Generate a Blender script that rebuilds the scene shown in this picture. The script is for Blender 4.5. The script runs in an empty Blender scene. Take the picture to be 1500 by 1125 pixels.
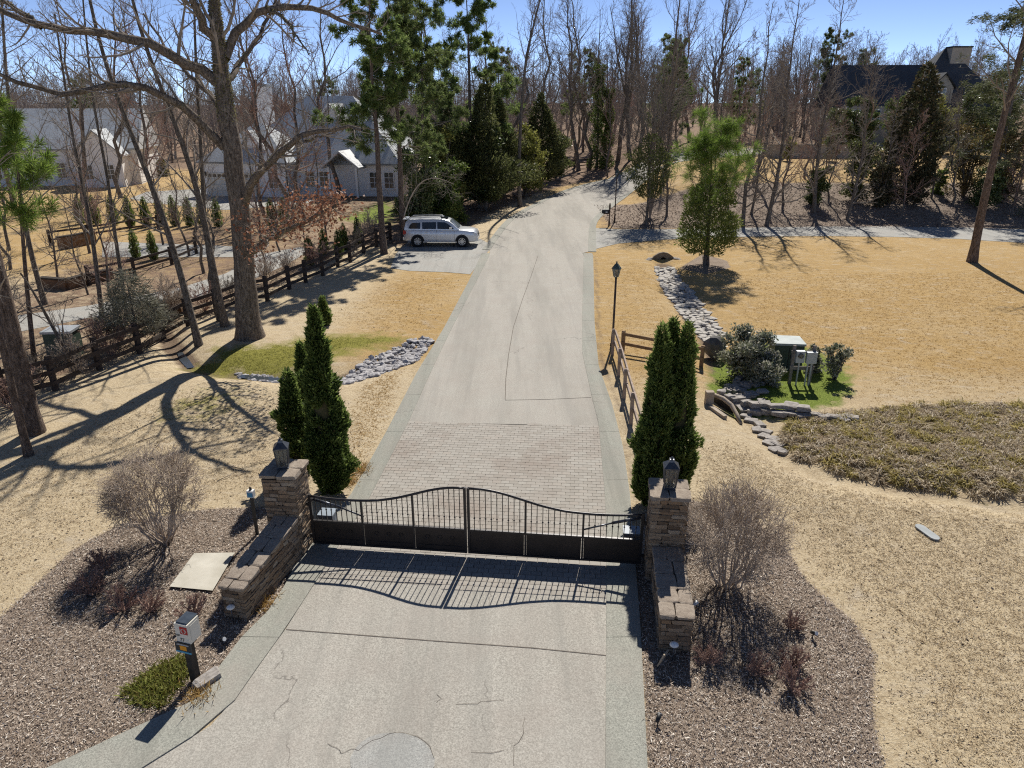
import bpy, bmesh, math, random
import numpy as np
from mathutils import Vector, Matrix
R = math.radians
S = bpy.context.scene
COL = S.collection
rng = np.random.default_rng(7)
random.seed(7)

# ---------------------------------------------------------------- camera, sky, sun, exposure
CAM_H, PITCH, FPX = 9.2, 21.5, 1040.0
cam_d = bpy.data.cameras.new('camera'); cam = bpy.data.objects.new('camera', cam_d); COL.objects.link(cam)
cam.location = (0, 0, CAM_H); cam.rotation_euler = (R(90 - PITCH), 0, 0)
cam_d.sensor_width = 36; cam_d.lens = 36 * FPX / 1500.0; cam_d.clip_end = 3000; cam_d.clip_start = 0.1
S.camera = cam
W = bpy.data.worlds.new('World'); S.world = W; W.use_nodes = True
wn = W.node_tree.nodes; wl = W.node_tree.links
bg = wn['Background']
sky = wn.new('ShaderNodeTexSky'); sky.sky_type = 'NISHITA'; sky.sun_disc = False
SUN_EL, SUN_AZ = 44.0, 13.0
sky.sun_elevation = R(SUN_EL); sky.sun_rotation = R(SUN_AZ)
sky.altitude = 2000; sky.air_density = .32; sky.dust_density = 0.0; sky.ozone_density = 1.0
tint = wn.new('ShaderNodeMix'); tint.data_type = 'RGBA'; tint.blend_type = 'MULTIPLY'; tint.inputs[0].default_value = 1; tint.inputs[7].default_value = (.92, .86, .83, 1)
wl.new(sky.outputs[0], tint.inputs[6]); wl.new(tint.outputs[2], bg.inputs['Color']); bg.inputs['Strength'].default_value = 0.15
sl = bpy.data.lights.new('sun', 'SUN'); so = bpy.data.objects.new('sun', sl); COL.objects.link(so)
sl.energy = 4.4; sl.angle = R(0.5); sl.color = (1, .95, .87)
so.rotation_euler = (R(90 - SUN_EL), 0, R(180 - SUN_AZ)); so.location = (20, 60, 60)
S.view_settings.view_transform = 'Standard'; S.view_settings.look = 'None'
S.view_settings.exposure = 0.47; S.view_settings.gamma = 1.0; S.view_settings.use_curve_mapping = False
S.cycles.use_denoising = False; S.cycles.filter_width = 1.15
S.cycles.max_bounces = 5; S.cycles.transparent_max_bounces = 6; S.cycles.diffuse_bounces = 2
S.cycles.glossy_bounces = 2; S.cycles.transmission_bounces = 4; S.cycles.caustics_reflective = False; S.cycles.caustics_refractive = False

# ---------------------------------------------------------------- node materials
class NT:
    def __init__(s, name):
        s.m = bpy.data.materials.new(name); s.m.use_nodes = True
        s.t = s.m.node_tree; s.n = s.t.nodes; s.l = s.t.links
        s.b = s.n['Principled BSDF']; s.out = s.n['Material Output']
        s.tc = None
    def new(s, typ, **kw):
        n = s.n.new(typ)
        for k, v in kw.items():
            if hasattr(n, k): setattr(n, k, v)
            else: n.inputs[k.replace('_', ' ')].default_value = v
        return n
    def co(s, which='Object'):
        if s.tc is None: s.tc = s.n.new('ShaderNodeTexCoord')
        return s.tc.outputs[which]
    def noise(s, scale, detail=5, rough=.6, co=None, out='Fac'):
        n = s.n.new('ShaderNodeTexNoise'); n.inputs['Scale'].default_value = scale
        n.inputs['Detail'].default_value = detail; n.inputs['Roughness'].default_value = rough
        s.l.new(co if co is not None else s.co(), n.inputs['Vector']); return n.outputs[out]
    def mapped(s, scale, co=None, rot=(0, 0, 0)):
        m = s.n.new('ShaderNodeMapping'); m.inputs['Scale'].default_value = scale; m.inputs['Rotation'].default_value = rot
        s.l.new(co if co is not None else s.co(), m.inputs['Vector']); return m.outputs[0]
    def ramp(s, fac, stops):
        r = s.n.new('ShaderNodeValToRGB'); e = r.color_ramp.elements
        while len(e) < len(stops): e.new(.5)
        for k, (p, c) in enumerate(stops):
            e[k].position = p
            e[k].color = (c, c, c, 1) if isinstance(c, (int, float)) else (*c, 1)
        s.l.new(fac, r.inputs[0]); return r.outputs[0]
    def mix(s, fac, a, b, mode='MIX'):
        m = s.n.new('ShaderNodeMix'); m.data_type = 'RGBA'; m.blend_type = mode
        for i, v in ((0, fac), (6, a), (7, b)):
            if isinstance(v, (int, float)): m.inputs[i].default_value = v
            elif isinstance(v, tuple): m.inputs[i].default_value = (*v, 1)
            else: s.l.new(v, m.inputs[i])
        return m.outputs[2]
    def math(s, op, a, b=0.0):
        m = s.n.new('ShaderNodeMath'); m.operation = op
        for i, v in ((0, a), (1, b)):
            if isinstance(v, (int, float)): m.inputs[i].default_value = v
            else: s.l.new(v, m.inputs[i])
        return m.outputs[0]
    def bump(s, h, strength=.5, dist=.02):
        b = s.n.new('ShaderNodeBump'); b.inputs['Strength'].default_value = strength; b.inputs['Distance'].default_value = dist
        s.l.new(h, b.inputs['Height']); s.l.new(b.outputs[0], s.b.inputs['Normal']); return b
    def base(s, c, rough=.8, spec=.25, metal=0.0):
        if isinstance(c, tuple): s.b.inputs['Base Color'].default_value = (*c, 1)
        else: s.l.new(c, s.b.inputs['Base Color'])
        s.b.inputs['Roughness'].default_value = rough; s.b.inputs['Specular IOR Level'].default_value = spec
        s.b.inputs['Metallic'].default_value = metal
def pmat(name, c1, c2, scale=4, rough=.8, spec=.25, metal=0.0, bump=0.0, bscale=30, bdist=.02, c3=None):
    t = NT(name)
    f = t.noise(scale)
    stops = [(.3, c1), (.7, c2)] if c3 is None else [(.25, c1), (.5, c2), (.75, c3)]
    t.base(t.ramp(f, stops), rough, spec, metal)
    if bump: t.bump(t.noise(bscale), bump, bdist)
    return t.m
def leafmat(name, c1, c2, c3=None, trans=.35, rough=.6, spec=.2):
    t = NT(name)
    g = t.n.new('ShaderNodeNewGeometry')
    oi = t.n.new('ShaderNodeObjectInfo')
    f = t.math('ADD', t.math('MULTIPLY', g.outputs['Random Per Island'], .8), t.math('MULTIPLY', oi.outputs['Random'], .2))
    col = t.ramp(f, [(.05, c1), (.5, c2), (.95, c3 or c2)])
    t.base(col, rough, spec)
    tr = t.n.new('ShaderNodeBsdfTranslucent'); t.l.new(col, tr.inputs[0])
    mx = t.n.new('ShaderNodeMixShader'); mx.inputs[0].default_value = trans
    t.l.new(t.b.outputs[0], mx.inputs[1]); t.l.new(tr.outputs[0], mx.inputs[2]); t.l.new(mx.outputs[0], t.out.inputs[0])
    return t.m
def islandmat(name, stops, rough=.85, spec=.15):
    t = NT(name); g = t.n.new('ShaderNodeNewGeometry')
    t.base(t.ramp(g.outputs['Random Per Island'], stops), rough, spec); return t.m

# ---------------------------------------------------------------- mesh helpers
def mesh_np(name, V, F, mats, smooth=False, fmat=None):
    """V (n,3); F list of int arrays (m,3) or (m,4)"""
    F = [np.asarray(f, dtype=np.int32) for f in F if len(f)]
    V = np.asarray(V, dtype=np.float32)
    me = bpy.data.meshes.new(name)
    nl = sum(f.size for f in F); npoly = sum(len(f) for f in F)
    me.vertices.add(len(V)); me.vertices.foreach_set('co', V.ravel())
    me.loops.add(nl); me.loops.foreach_set('vertex_index', np.concatenate([f.ravel() for f in F]))
    starts = []; o = 0
    for f in F:
        starts.append(o + np.arange(len(f)) * f.shape[1]); o += f.size
    me.polygons.add(npoly); me.polygons.foreach_set('loop_start', np.concatenate(starts).astype(np.int32))
    if fmat is not None: me.polygons.foreach_set('material_index', np.asarray(fmat, dtype=np.int32))
    me.polygons.foreach_set('use_smooth', np.full(npoly, bool(smooth)))
    me.update(calc_edges=True)
    for m in (mats if isinstance(mats, (list, tuple)) else [mats]): me.materials.append(m)
    return me
def link(name, data, parent=None, loc=None, rz=None, scale=None):
    o = bpy.data.objects.new(name, data); COL.objects.link(o)
    if parent is not None: o.parent = parent
    if loc is not None: o.location = loc
    if rz is not None: o.rotation_euler = (0, 0, rz)
    if scale is not None: o.scale = scale if hasattr(scale, '__len__') else (scale,) * 3
    return o
def tag(o, label=None, cat=None, group=None, kind=None):
    if label: o['label'] = label
    if cat: o['category'] = cat
    if group: o['group'] = group
    if kind: o['kind'] = kind
    return o
def thing(name, label, cat, loc=(0, 0, 0), rz=0, group=None, scale=1.0):
    return tag(link(name, None, None, loc, rz, scale), label, cat, group)
class MB:
    """collects shapes into one mesh"""
    def __init__(s): s.V = []; s.F3 = []; s.F4 = []; s.n = 0
    def add(s, V, F):
        V = np.asarray(V, dtype=np.float64); F = np.asarray(F)
        s.V.append(V); (s.F3 if F.shape[1] == 3 else s.F4).append(F + s.n); s.n += len(V); return s
    def box(s, x0, x1, y0, y1, z0, z1, M=None):
        V = np.array([(x, y, z) for z in (z0, z1) for y in (y0, y1) for x in (x0, x1)], float)
        if M is not None: V = V @ np.array(M.to_3x3()).T + np.array(M.translation)
        return s.add(V, [(0, 2, 3, 1), (4, 5, 7, 6), (0, 1, 5, 4), (2, 6, 7, 3), (0, 4, 6, 2), (1, 3, 7, 5)])
    def beam(s, a, b, w, h):
        """box from a to b, w wide horizontally, h high"""
        a = np.array(a, float); b = np.array(b, float); d = b - a; L = np.linalg.norm(d); d /= L
        u = np.cross(d, (0, 0, 1.0))
        if np.linalg.norm(u) < 1e-3: u = np.array((1.0, 0, 0))
        u /= np.linalg.norm(u); v = np.cross(u, d)
        V = [p + i * u * w / 2 + j * v * h / 2 for p in (a, b) for (i, j) in ((-1, -1), (1, -1), (1, 1), (-1, 1))]
        return s.add(V, [(3, 2, 1, 0), (4, 5, 6, 7), (0, 1, 5, 4), (1, 2, 6, 5), (2, 3, 7, 6), (3, 0, 4, 7)])
    def tube(s, pts, rad, n=8, cap=True):
        P = np.array(pts, float)[None]; rr = np.broadcast_to(np.asarray(rad, float), (len(pts),))[None]
        V, F = tubes(P, rr, n)
        if cap:
            k = len(pts)
            for e, rev in ((0, True), (k - 1, False)):
                V = np.vstack([V, P[0, e][None]]); c = len(V) - 1
                ring = [e * n + i for i in range(n)]
                s.F3.append(np.array([((ring[(i + 1) % n], ring[i], c) if rev else (ring[i], ring[(i + 1) % n], c)) for i in range(n)]) + s.n)
        s.V.append(V); s.F4.append(F + s.n); s.n += len(V); return s
    def lathe(s, prof, n=16, c=(0, 0, 0), sx=1, sy=1):
        a = np.arange(n) * 2 * math.pi / n
        V = np.array([(c[0] + r * math.cos(t) * sx, c[1] + r * math.sin(t) * sy, c[2] + z) for r, z in prof for t in a])
        F = [(k * n + i, k * n + (i + 1) % n, (k + 1) * n + (i + 1) % n, (k + 1) * n + i) for k in range(len(prof) - 1) for i in range(n)]
        return s.add(V, F)
    def prism(s, poly, z0, z1):
        """convex-ish polygon (x,y) extruded in z"""
        n = len(poly); V = [(x, y, z0) for x, y in poly] + [(x, y, z1) for x, y in poly]
        c0 = len(V); V += [(sum(p[0] for p in poly) / n, sum(p[1] for p in poly) / n, z0), (sum(p[0] for p in poly) / n, sum(p[1] for p in poly) / n, z1)]
        F4 = [(i, (i + 1) % n, n + (i + 1) % n, n + i) for i in range(n)]
        F3 = [((i + 1) % n, i, c0) for i in range(n)] + [(n + i, n + (i + 1) % n, c0 + 1) for i in range(n)]
        s.V.append(np.array(V, float)); s.F4.append(np.array(F4) + s.n); s.F3.append(np.array(F3) + s.n); s.n += len(V); return s
    def mesh(s, name, mat, smooth=False):
        F = []
        if s.F3: F.append(np.vstack(s.F3))
        if s.F4: F.append(np.vstack(s.F4))
        return mesh_np(name, np.vstack(s.V), F, mat, smooth)
    def obj(s, name, mat, parent=None, loc=None, rz=None, smooth=False):
        return link(name, s.mesh(name, mat, smooth), parent, loc, rz)
def nrm(v): return v / np.maximum(np.linalg.norm(v, axis=-1, keepdims=True), 1e-9)
def tubes(P, Rr, n):
    """P (N,K,3), Rr (N,K) -> verts, quad faces"""
    N, K, _ = P.shape
    T = np.empty_like(P); T[:, 1:-1] = P[:, 2:] - P[:, :-2]; T[:, 0] = P[:, 1] - P[:, 0]; T[:, -1] = P[:, -1] - P[:, -2]
    T = nrm(T)
    D = np.abs(nrm(P[:, -1] - P[:, 0])); ref = np.zeros((N, 3)); ref[np.arange(N), D.argmin(1)] = 1
    U = nrm(np.cross(T, ref[:, None, :])); Vv = np.cross(T, U)
    a = np.arange(n) * 2 * math.pi / n
    V = P[:, :, None, :] + Rr[:, :, None, None] * (np.cos(a)[None, None, :, None] * U[:, :, None, :] + np.sin(a)[None, None, :, None] * Vv[:, :, None, :])
    b = (np.arange(N) * K * n)[:, None, None]; k = (np.arange(K - 1) * n)[None, :, None]; i = np.arange(n)[None, None, :]; j = (np.arange(n) + 1) % n
    j = j[None, None, :]
    F = np.stack([b + k + i, b + k + j, b + k + n + j, b + k + n + i], -1).reshape(-1, 4)
    return V.reshape(-1, 3), F
def cards(C, A, B, ln, wd):
    """diamond leaves at C along A, width along B"""
    ln = np.asarray(ln)[:, None]; wd = np.asarray(wd)[:, None]
    V = np.stack([C, C + A * ln * .45 + B * wd * .5, C + A * ln, C + A * ln * .45 - B * wd * .5], 1).reshape(-1, 3)
    return V, np.arange(len(C) * 4).reshape(-1, 4)
def rdir(n): return nrm(rng.normal(size=(n, 3)))
def perp(A): return nrm(np.cross(A, rdir(len(A))))

# ---------------------------------------------------------------- the lie of the land
cp, sp_ = math.cos(R(PITCH)), math.sin(R(PITCH))
def sstep(a, b, x):
    t = np.clip((np.asarray(x, float) - a) / (b - a), 0, 1); return t * t * (3 - 2 * t)
def ray(px, py):
    u, v = (px - 750) / FPX, (562.5 - py) / FPX
    return np.array((u, cp + v * sp_, -sp_ + v * cp))
def flat(px, py, z=0.0):
    d = ray(px, py); t = (z - CAM_H) / d[2]; return d[0] * t, d[1] * t
def segdist(x, y, pts):
    x = np.asarray(x, float); y = np.asarray(y, float); best = np.full(x.shape, 1e9)
    for (ax, ay), (bx, by) in zip(pts[:-1], pts[1:]):
        dx, dy = bx - ax, by - ay; t = np.clip(((x - ax) * dx + (y - ay) * dy) / (dx * dx + dy * dy), 0, 1)
        best = np.minimum(best, np.hypot(x - ax - t * dx, y - ay - t * dy))
    return best
def sdpoly(x, y, pts):
    """signed distance (negative inside)"""
    x = np.asarray(x, float); y = np.asarray(y, float)
    d = segdist(x, y, list(pts) + [pts[0]]); ins = np.zeros(x.shape, bool)
    for (ax, ay), (bx, by) in zip(pts, list(pts[1:]) + [pts[0]]):
        if ay == by: continue
        c = ((ay > y) != (by > y)) & (x < (bx - ax) * (y - ay) / (by - ay) + ax); ins ^= c
    return np.where(ins, -d, d)
def F_(pts): return [flat(*p) for p in pts]
STREAM = F_([(588, 511), (560, 528), (505, 548), (452, 550), (400, 546), (330, 540), (285, 532), (262, 512), (235, 480), (215, 455)])
SWALE = F_([(972, 384), (985, 420), (1010, 455), (1038, 488), (1062, 545), (1085, 595), (1118, 628), (1150, 662), (1205, 688), (1300, 706), (1400, 720), (1520, 738)])
def hgt(x, y, carve=True):
    x = np.asarray(x, float); y = np.asarray(y, float)
    b = np.maximum(y - 58, 0); h = 0.0165 * b * b / (b + 22) * 1.9
    h = h * (.25 + .75 * sstep(-25, 2, x)) * np.where(y > 160, 1, 1)
    h = np.minimum(h, 5.0)
    h = h + 2.3 * sstep(57.5, 74, y) * sstep(11, 20, x + (y - 57) * .0)
    h = h + 2.5 * sstep(150, 420, y)
    if not carve: return h
    h = h - .30 * np.exp(-(segdist(x, y, STREAM) / .75) ** 2) - .26 * np.exp(-(segdist(x, y, SWALE) / .8) ** 2)
    return h
def H(x, y): return float(hgt(np.array([x]), np.array([y]))[0])
def G(px, py, dz=0.0):
    """point of the ground seen at a pixel of the 1500 px wide photograph"""
    d = ray(px, py); t = 3.0; step = .5
    while t < 900:
        p = d * t
        if CAM_H + p[2] < H(p[0], p[1]): break
        t += step
        if t > 60: step = 1.0
    a, b = t - step, t
    for _ in range(12):
        m = (a + b) / 2; p = d * m
        if CAM_H + p[2] < H(p[0], p[1]): b = m
        else: a = m
    p = d * b; return Vector((p[0], p[1], H(p[0], p[1]) + dz))
def up_at(base, py):
    """height above base of the point that the row py shows above the spot base"""
    v = (562.5 - py) / FPX; k = (-sp_ + v * cp) / (cp + v * sp_); return CAM_H + k * base[1] - base[2]
def PL(px, py, Y):
    """point where a pixel's ray meets the upright plane y = Y"""
    d = ray(px, py); t = Y / d[1]; return np.array((d[0] * t, Y, CAM_H + d[2] * t))

# ---------------------------------------------------------------- ground materials
def ground_material():
    t = NT('ground'); att = {}
    for k in ('mulch', 'moss', 'green', 'leaf', 'gold', 'dirt'):
        a = t.n.new('ShaderNodeAttribute'); a.attribute_name = k; att[k] = a.outputs['Fac']
    co = t.co('Object')
    big = t.noise(.22, 4, .6); mid = t.noise(1.6, 5, .65); fin = t.noise(16, 4, .7); vf = t.noise(60, 3, .7)
    st = t.noise(9, 4, .7, co=t.mapped((1, 3.2, 1), rot=(0, 0, .5)))
    lawn = t.ramp(fin, [(.27, (.30, .215, .125)), (.40, (.53, .42, .265)), (.58, (.66, .545, .365)), (.75, (.75, .65, .475))])
    lawn = t.mix(t.ramp(st, [(.55, 0.0), (.72, .55)]), lawn, (.22, .155, .085))
    gold = t.ramp(fin, [(.25, (.30, .185, .07)), (.45, (.45, .29, .105)), (.7, (.55, .375, .16))])
    gold = t.mix(t.ramp(mid, [(.45, 0.0), (.8, .35)]), gold, (.42, .30, .155))
    def m(k, soft=.10, amt=.8, nz=mid):
        f = t.math('ADD', att[k], t.math('MULTIPLY', t.math('SUBTRACT', nz, .5), amt))
        return t.ramp(f, [(.5 - soft, 0.0), (.5 + soft, 1.0)])
    c = t.mix(t.math('MULTIPLY', att['gold'], t.ramp(big, [(.3, .65), (.6, 1.0)])), lawn, gold)
    c = t.mix(t.ramp(big, [(.5, 0.0), (.75, .3)]), c, (.42, .33, .23))
    c = t.mix(t.ramp(t.noise(.7, 6, .7, co=t.mapped((1, 1, 1), rot=(0, 0, 1))), [(.6, 0.0), (.7, .5)]), c, (.50, .44, .36))
    c = t.mix(t.ramp(t.noise(2.6, 8, .8), [(.5, 0.0), (.68, .6)]), c, (.27, .185, .10))
    c = t.mix(t.ramp(t.noise(1.1, 7, .75, co=t.mapped((1, 2.6, 1), rot=(0, 0, .55))), [(.52, 0.0), (.66, .55)]), c, (.60, .52, .40))
    c = t.mix(t.ramp(t.noise(6, 5, .8, co=t.mapped((.35, 1.6, 1), rot=(0, 0, -.65))), [(.55, 0.0), (.68, .55)]), c, (.33, .245, .15))
    c = t.mix(t.ramp(t.noise(17, 4, .85), [(.61, 0.0), (.74, .32)]), c, (.13, .09, .055))
    leaf = t.ramp(fin, [(.3, (.10, .065, .045)), (.5, (.25, .17, .115)), (.7, (.38, .28, .20))])
    c = t.mix(m('leaf', .2, 1.2), c, leaf)
    dirt = t.ramp(fin, [(.3, (.13, .09, .06)), (.7, (.27, .2, .14))])
    c = t.mix(m('dirt', .15, .6), c, dirt)
    moss = t.ramp(fin, [(.3, (.13, .115, .03)), (.5, (.25, .235, .05)), (.72, (.38, .36, .09))])
    c = t.mix(m('moss', .22, 1.3), c, moss)
    grn = t.ramp(fin, [(.3, (.08, .10, .02)), (.5, (.18, .235, .04)), (.72, (.30, .34, .08))])
    c = t.mix(m('green', .22, 1.7), c, grn)
    mul = t.ramp(vf, [(.28, (.09, .068, .053)), (.45, (.26, .20, .155)), (.6, (.41, .335, .265)), (.8, (.58, .51, .42))])
    mul = t.mix(t.ramp(t.noise(1.4, 6, .75), [(.45, 0.0), (.7, .6)]), mul, (.17, .12, .085))
    c = t.mix(m('mulch', .07, .6, fin), c, mul)
    t.base(c, .95, .1)
    t.bump(t.math('ADD', fin, vf), .9, .035)
    return t.m
M_GROUND = ground_material()

def aggregate(name, c1, c2, tint, stain=.35, joints=False):
    t = NT(name)
    sp = t.noise(42, 4, .85); bg_ = t.noise(.35, 5, .65); md = t.noise(2.2, 5, .7)
    wear = t.noise(.5, 4, .6, co=t.mapped((1.6, .18, 1), rot=(0, 0, -.08)))
    c = t.ramp(sp, [(.34, tuple(v * .55 for v in c1)), (.46, c1), (.55, c2), (.68, tuple(min(.75, v * 1.4) for v in c2))])
    c = t.mix(t.ramp(bg_, [(.35, 0.0), (.7, .45)]), c, tint)
    c = t.mix(t.ramp(t.noise(.9, 6, .7), [(.4, 0.0), (.65, .35)]), c, (.345, .30, .26))
    c = t.mix(t.ramp(wear, [(.45, 0.0), (.7, stain)]), c, tuple(v * .62 for v in c1))
    c = t.mix(t.ramp(md, [(.62, 0.0), (.8, .4)]), c, tuple(v * .7 for v in tint))
    c = t.mix(t.ramp(t.noise(.55, 5, .7, co=t.mapped((2.4, .10, 1), rot=(0, 0, .09))), [(.5, 0.0), (.62, .38)]), c, tuple(v * .66 for v in tint))
    c = t.mix(t.ramp(t.noise(3.3, 7, .8), [(.63, 0.0), (.74, .45)]), c, tuple(min(.62, v * 1.5) for v in tint))
    vo = t.n.new('ShaderNodeTexVoronoi'); vo.feature = 'DISTANCE_TO_EDGE'; vo.inputs['Scale'].default_value = .22
    w = t.n.new('ShaderNodeVectorMath'); w.operation = 'ADD'
    nz = t.n.new('ShaderNodeTexNoise'); nz.inputs['Scale'].default_value = 1.3; nz.inputs['Detail'].default_value = 6
    t.l.new(t.co(), nz.inputs['Vector']); t.l.new(t.co(), w.inputs[0]); t.l.new(nz.outputs['Color'], w.inputs[1]); t.l.new(w.outputs[0], vo.inputs['Vector'])
    cr = t.math('MULTIPLY', t.ramp(vo.outputs['Distance'], [(.0, 1.0), (.0011, 0.0)]), t.ramp(t.noise(.4, 3), [(.52, 0.0), (.6, .6)]))
    c = t.mix(cr, c, (.06, .05, .045))
    t.base(c, .9, .2); t.bump(sp, .35, .008)
    return t.m
M_ROAD = aggregate('road_aggregate', (.33, .31, .27), (.45, .428, .375), (.40, .38, .34), .45)
M_APRON = aggregate('apron_aggregate', (.315, .295, .255), (.47, .446, .39), (.385, .37, .328), .3)
M_KERB = aggregate('kerb_concrete', (.26, .26, .225), (.375, .373, .32), (.30, .303, .258), .3)
M_GREYROAD = aggregate('grey_drive', (.31, .305, .28), (.43, .425, .39), (.38, .375, .345), .2)
M_PATCH = aggregate('patch_concrete', (.30, .30, .285), (.42, .42, .39), (.36, .36, .335), .1)
M_PAD = pmat('pad_concrete', (.42, .39, .32), (.60, .57, .49), 1.6, .9, .2, bump=.3, bscale=60)
M_JOINT = pmat('joint_dirt', (.11, .095, .08), (.19, .165, .14), 6, .95)
M_GROUT = pmat('paver_grout', (.25, .23, .20), (.33, .31, .275), 3, .95, .1)
def paver_mat():
    t = NT('paver'); oi = t.n.new('ShaderNodeObjectInfo'); g = t.n.new('ShaderNodeNewGeometry')
    f = t.math('FRACT', t.math('ADD', oi.outputs['Random'], g.outputs['Random Per Island']))
    c = t.ramp(f, [(.0, (.33, .305, .265)), (.35, (.37, .345, .305)), (.7, (.40, .378, .335)), (1.0, (.385, .35, .305))])
    c = t.mix(t.ramp(t.noise(50, 3, .8), [(.4, .0), (.7, .4)]), c, (.28, .25, .21))
    c = t.mix(t.ramp(t.noise(.45, 4, .7, co=t.co('Object')), [(.48, 0.0), (.68, .55)]), c, (.25, .195, .16))
    t.base(c, .9, .2); t.bump(t.noise(70), .3, .006); return t.m
M_PAVER = paver_mat()

# ---------------------------------------------------------------- road lines (world coordinates from the photograph's kerb edges)
def xy(lst):
    p = sorted([flat(*q) for q in lst], key=lambda q: q[1]); return np.array([q[0] for q in p]), np.array([q[1] for q in p])
LO = xy([(20, 1150), (83, 1123), (220, 1057), (283, 1035), (317, 985), (353, 937), (400, 890), (427, 843), (440, 812), (515, 725), (567, 632), (610, 548), (650, 482), (687, 412), (704, 376)])
LI = xy([(222, 1118), (327, 1052), (385, 968), (420, 920), (443, 883), (467, 847), (543, 727), (597, 622), (630, 548), (660, 485), (700, 408), (717, 375)])
RO = xy([(948, 1117), (938, 917), (930, 820), (923, 728), (913, 658), (897, 595), (877, 538), (871, 475), (869, 375)])
RI = xy([(887, 1120), (888, 937), (888, 820), (887, 738), (877, 622), (867, 582), (853, 518), (853, 458), (855, 375)])
FARC = np.array([(47.2, 1.75), (53, 2.35), (60, 3.2), (65, 4.35), (70, 5.9), (75, 7.6), (80, 9.7), (86, 13.2), (92, 18.5), (98, 26), (103, 36), (107, 50), (110, 70), (112, 100)])
def ex(tab, y):
    xs, ys = tab
    if y < ys[0]: return xs[0] + (xs[1] - xs[0]) / (ys[1] - ys[0]) * (y - ys[0])
    if y > ys[-1]: return xs[-1]
    return float(np.interp(y, ys, xs))
# smooth far centre line
yc = FARC[:, 0]; xc = FARC[:, 1]
cl = []
for k in range(len(FARC) - 1):
    for s in np.linspace(0, 1, 6, endpoint=False):
        p0 = FARC[max(k - 1, 0)]; p1 = FARC[k]; p2 = FARC[k + 1]; p3 = FARC[min(k + 2, len(FARC) - 1)]
        q = .5 * ((2 * p1) + (-p0 + p2) * s + (2 * p0 - 5 * p1 + 4 * p2 - p3) * s * s + (-p0 + 3 * p1 - 3 * p2 + p3) * s ** 3)
        cl.append((q[1], q[0]))
cl = np.array(cl); tn = nrm(np.gradient(cl, axis=0)); nr = np.stack([tn[:, 1], -tn[:, 0]], 1)   # nr points right
def strip(name, left, right, mat, dz, nx=2, kind='structure'):
    """draped band between two polylines of equal length"""
    left = np.array(left); right = np.array(right); K = len(left)
    s = np.linspace(0, 1, nx)[None, :, None]
    P = left[:, None, :] * (1 - s) + right[:, None, :] * s
    Z = hgt(P[..., 0], P[..., 1], False) + dz
    V = np.concatenate([P, Z[..., None]], -1).reshape(-1, 3)
    i = np.arange(K - 1)[:, None] * nx; j = np.arange(nx - 1)[None, :]
    F = np.stack([i + j, i + j + 1, i + nx + j + 1, i + nx + j], -1).reshape(-1, 4)
    o = link(name, mesh_np(name, V, [F], mat)); 
    if kind: o['kind'] = kind
    return o
# ---------------------------------------------------------------- terrain: one sheet to the horizon
def axis(lo, hi, step, far_lo, far_hi):
    a = list(np.arange(lo, hi + 1e-6, step)); s = step; v = lo
    while v > far_lo: s *= 1.16; v -= s; a.insert(0, v)
    s = step; v = hi
    while v < far_hi: s *= 1.16; v += s; a.append(v)
    return np.array(a)
gx = axis(-34, 34, .3, -1400, 1400); gy = axis(4, 80, .3, -60, 1600)
X, Y = np.meshgrid(gx, gy); Z = hgt(X, Y)
V = np.stack([X, Y, Z], -1).reshape(-1, 3); nx, ny = len(gx), len(gy)
i, j = np.meshgrid(np.arange(nx - 1), np.arange(ny - 1)); b = (j * nx + i).ravel()
terrain = mesh_np('ground', V, [np.stack([b, b + 1, b + nx + 1, b + nx], -1)], M_GROUND, True)
fx, fy = X.ravel(), Y.ravel()
def soft(poly, w=.5): return np.clip(.5 - sdpoly(fx, fy, poly) / (2 * w), 0, 1)
BED_L = F_([(-160, 1010), (0, 905), (110, 803), (180, 766), (300, 746), (400, 742), (452, 742), (440, 812), (427, 843), (400, 890), (353, 937), (317, 985), (283, 1040), (220, 1060), (83, 1125), (-200, 1240)])
BED_R = F_([(950, 735), (1000, 730), (1090, 748), (1150, 800), (1180, 850), (1250, 910), (1283, 960), (1278, 1020), (1280, 1060), (1295, 1125), (1320, 1240), (952, 1240), (948, 1117), (938, 917), (930, 820)])
ISLE = F_([(1050, 520), (1090, 500), (1170, 505), (1235, 530), (1250, 570), (1220, 595), (1120, 606), (1070, 600), (1040, 575)])
LIRI = F_([(1140, 628), (1200, 612), (1290, 600), (1400, 592), (1560, 598), (1560, 728), (1400, 712), (1300, 698), (1215, 680), (1165, 660)])
MOSS = F_([(285, 532), (325, 508), (400, 505), (470, 492), (560, 490), (590, 496), (550, 508), (500, 520), (440, 543), (300, 543)])
SHADE_RING = F_([(995, 392), (1030, 372), (1065, 382), (1070, 392), (1035, 402)])  # shade under the juniper and young pine, painted into the ground colour
def setatt(name, v):
    a = terrain.attributes.new(name, 'FLOAT', 'POINT'); a.data.foreach_set('value', np.asarray(v, np.float32))
bank = sstep(56.5, 57.6, fy) * (1 - sstep(69, 73, fy)) * sstep(6.5, 9, fx)
setatt('mulch', np.maximum.reduce([soft(BED_L, .25), soft(BED_R, .25), bank * .75, soft(SHADE_RING, .3)]))  # last term is painted juniper shade in mulch colour, the rest real mulch
setatt('moss', np.maximum(soft(MOSS, 1.2), .55 * np.exp(-((fx + 10.2) ** 2 + (fy - 21.5) ** 2) / 3)))
grn = np.maximum.reduce([soft(ISLE, .5), soft(F_([(500, 322), (565, 296), (580, 312), (565, 330)]), 1.5), .6 * soft(F_([(1115, 610), (1150, 606), (1200, 612), (1150, 625)]), .6),
                         .8 * soft(F_([(170, 1018), (235, 975), (285, 960), (290, 990), (250, 1035), (205, 1040)]), .25)])
setatt('green', grn)
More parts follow.
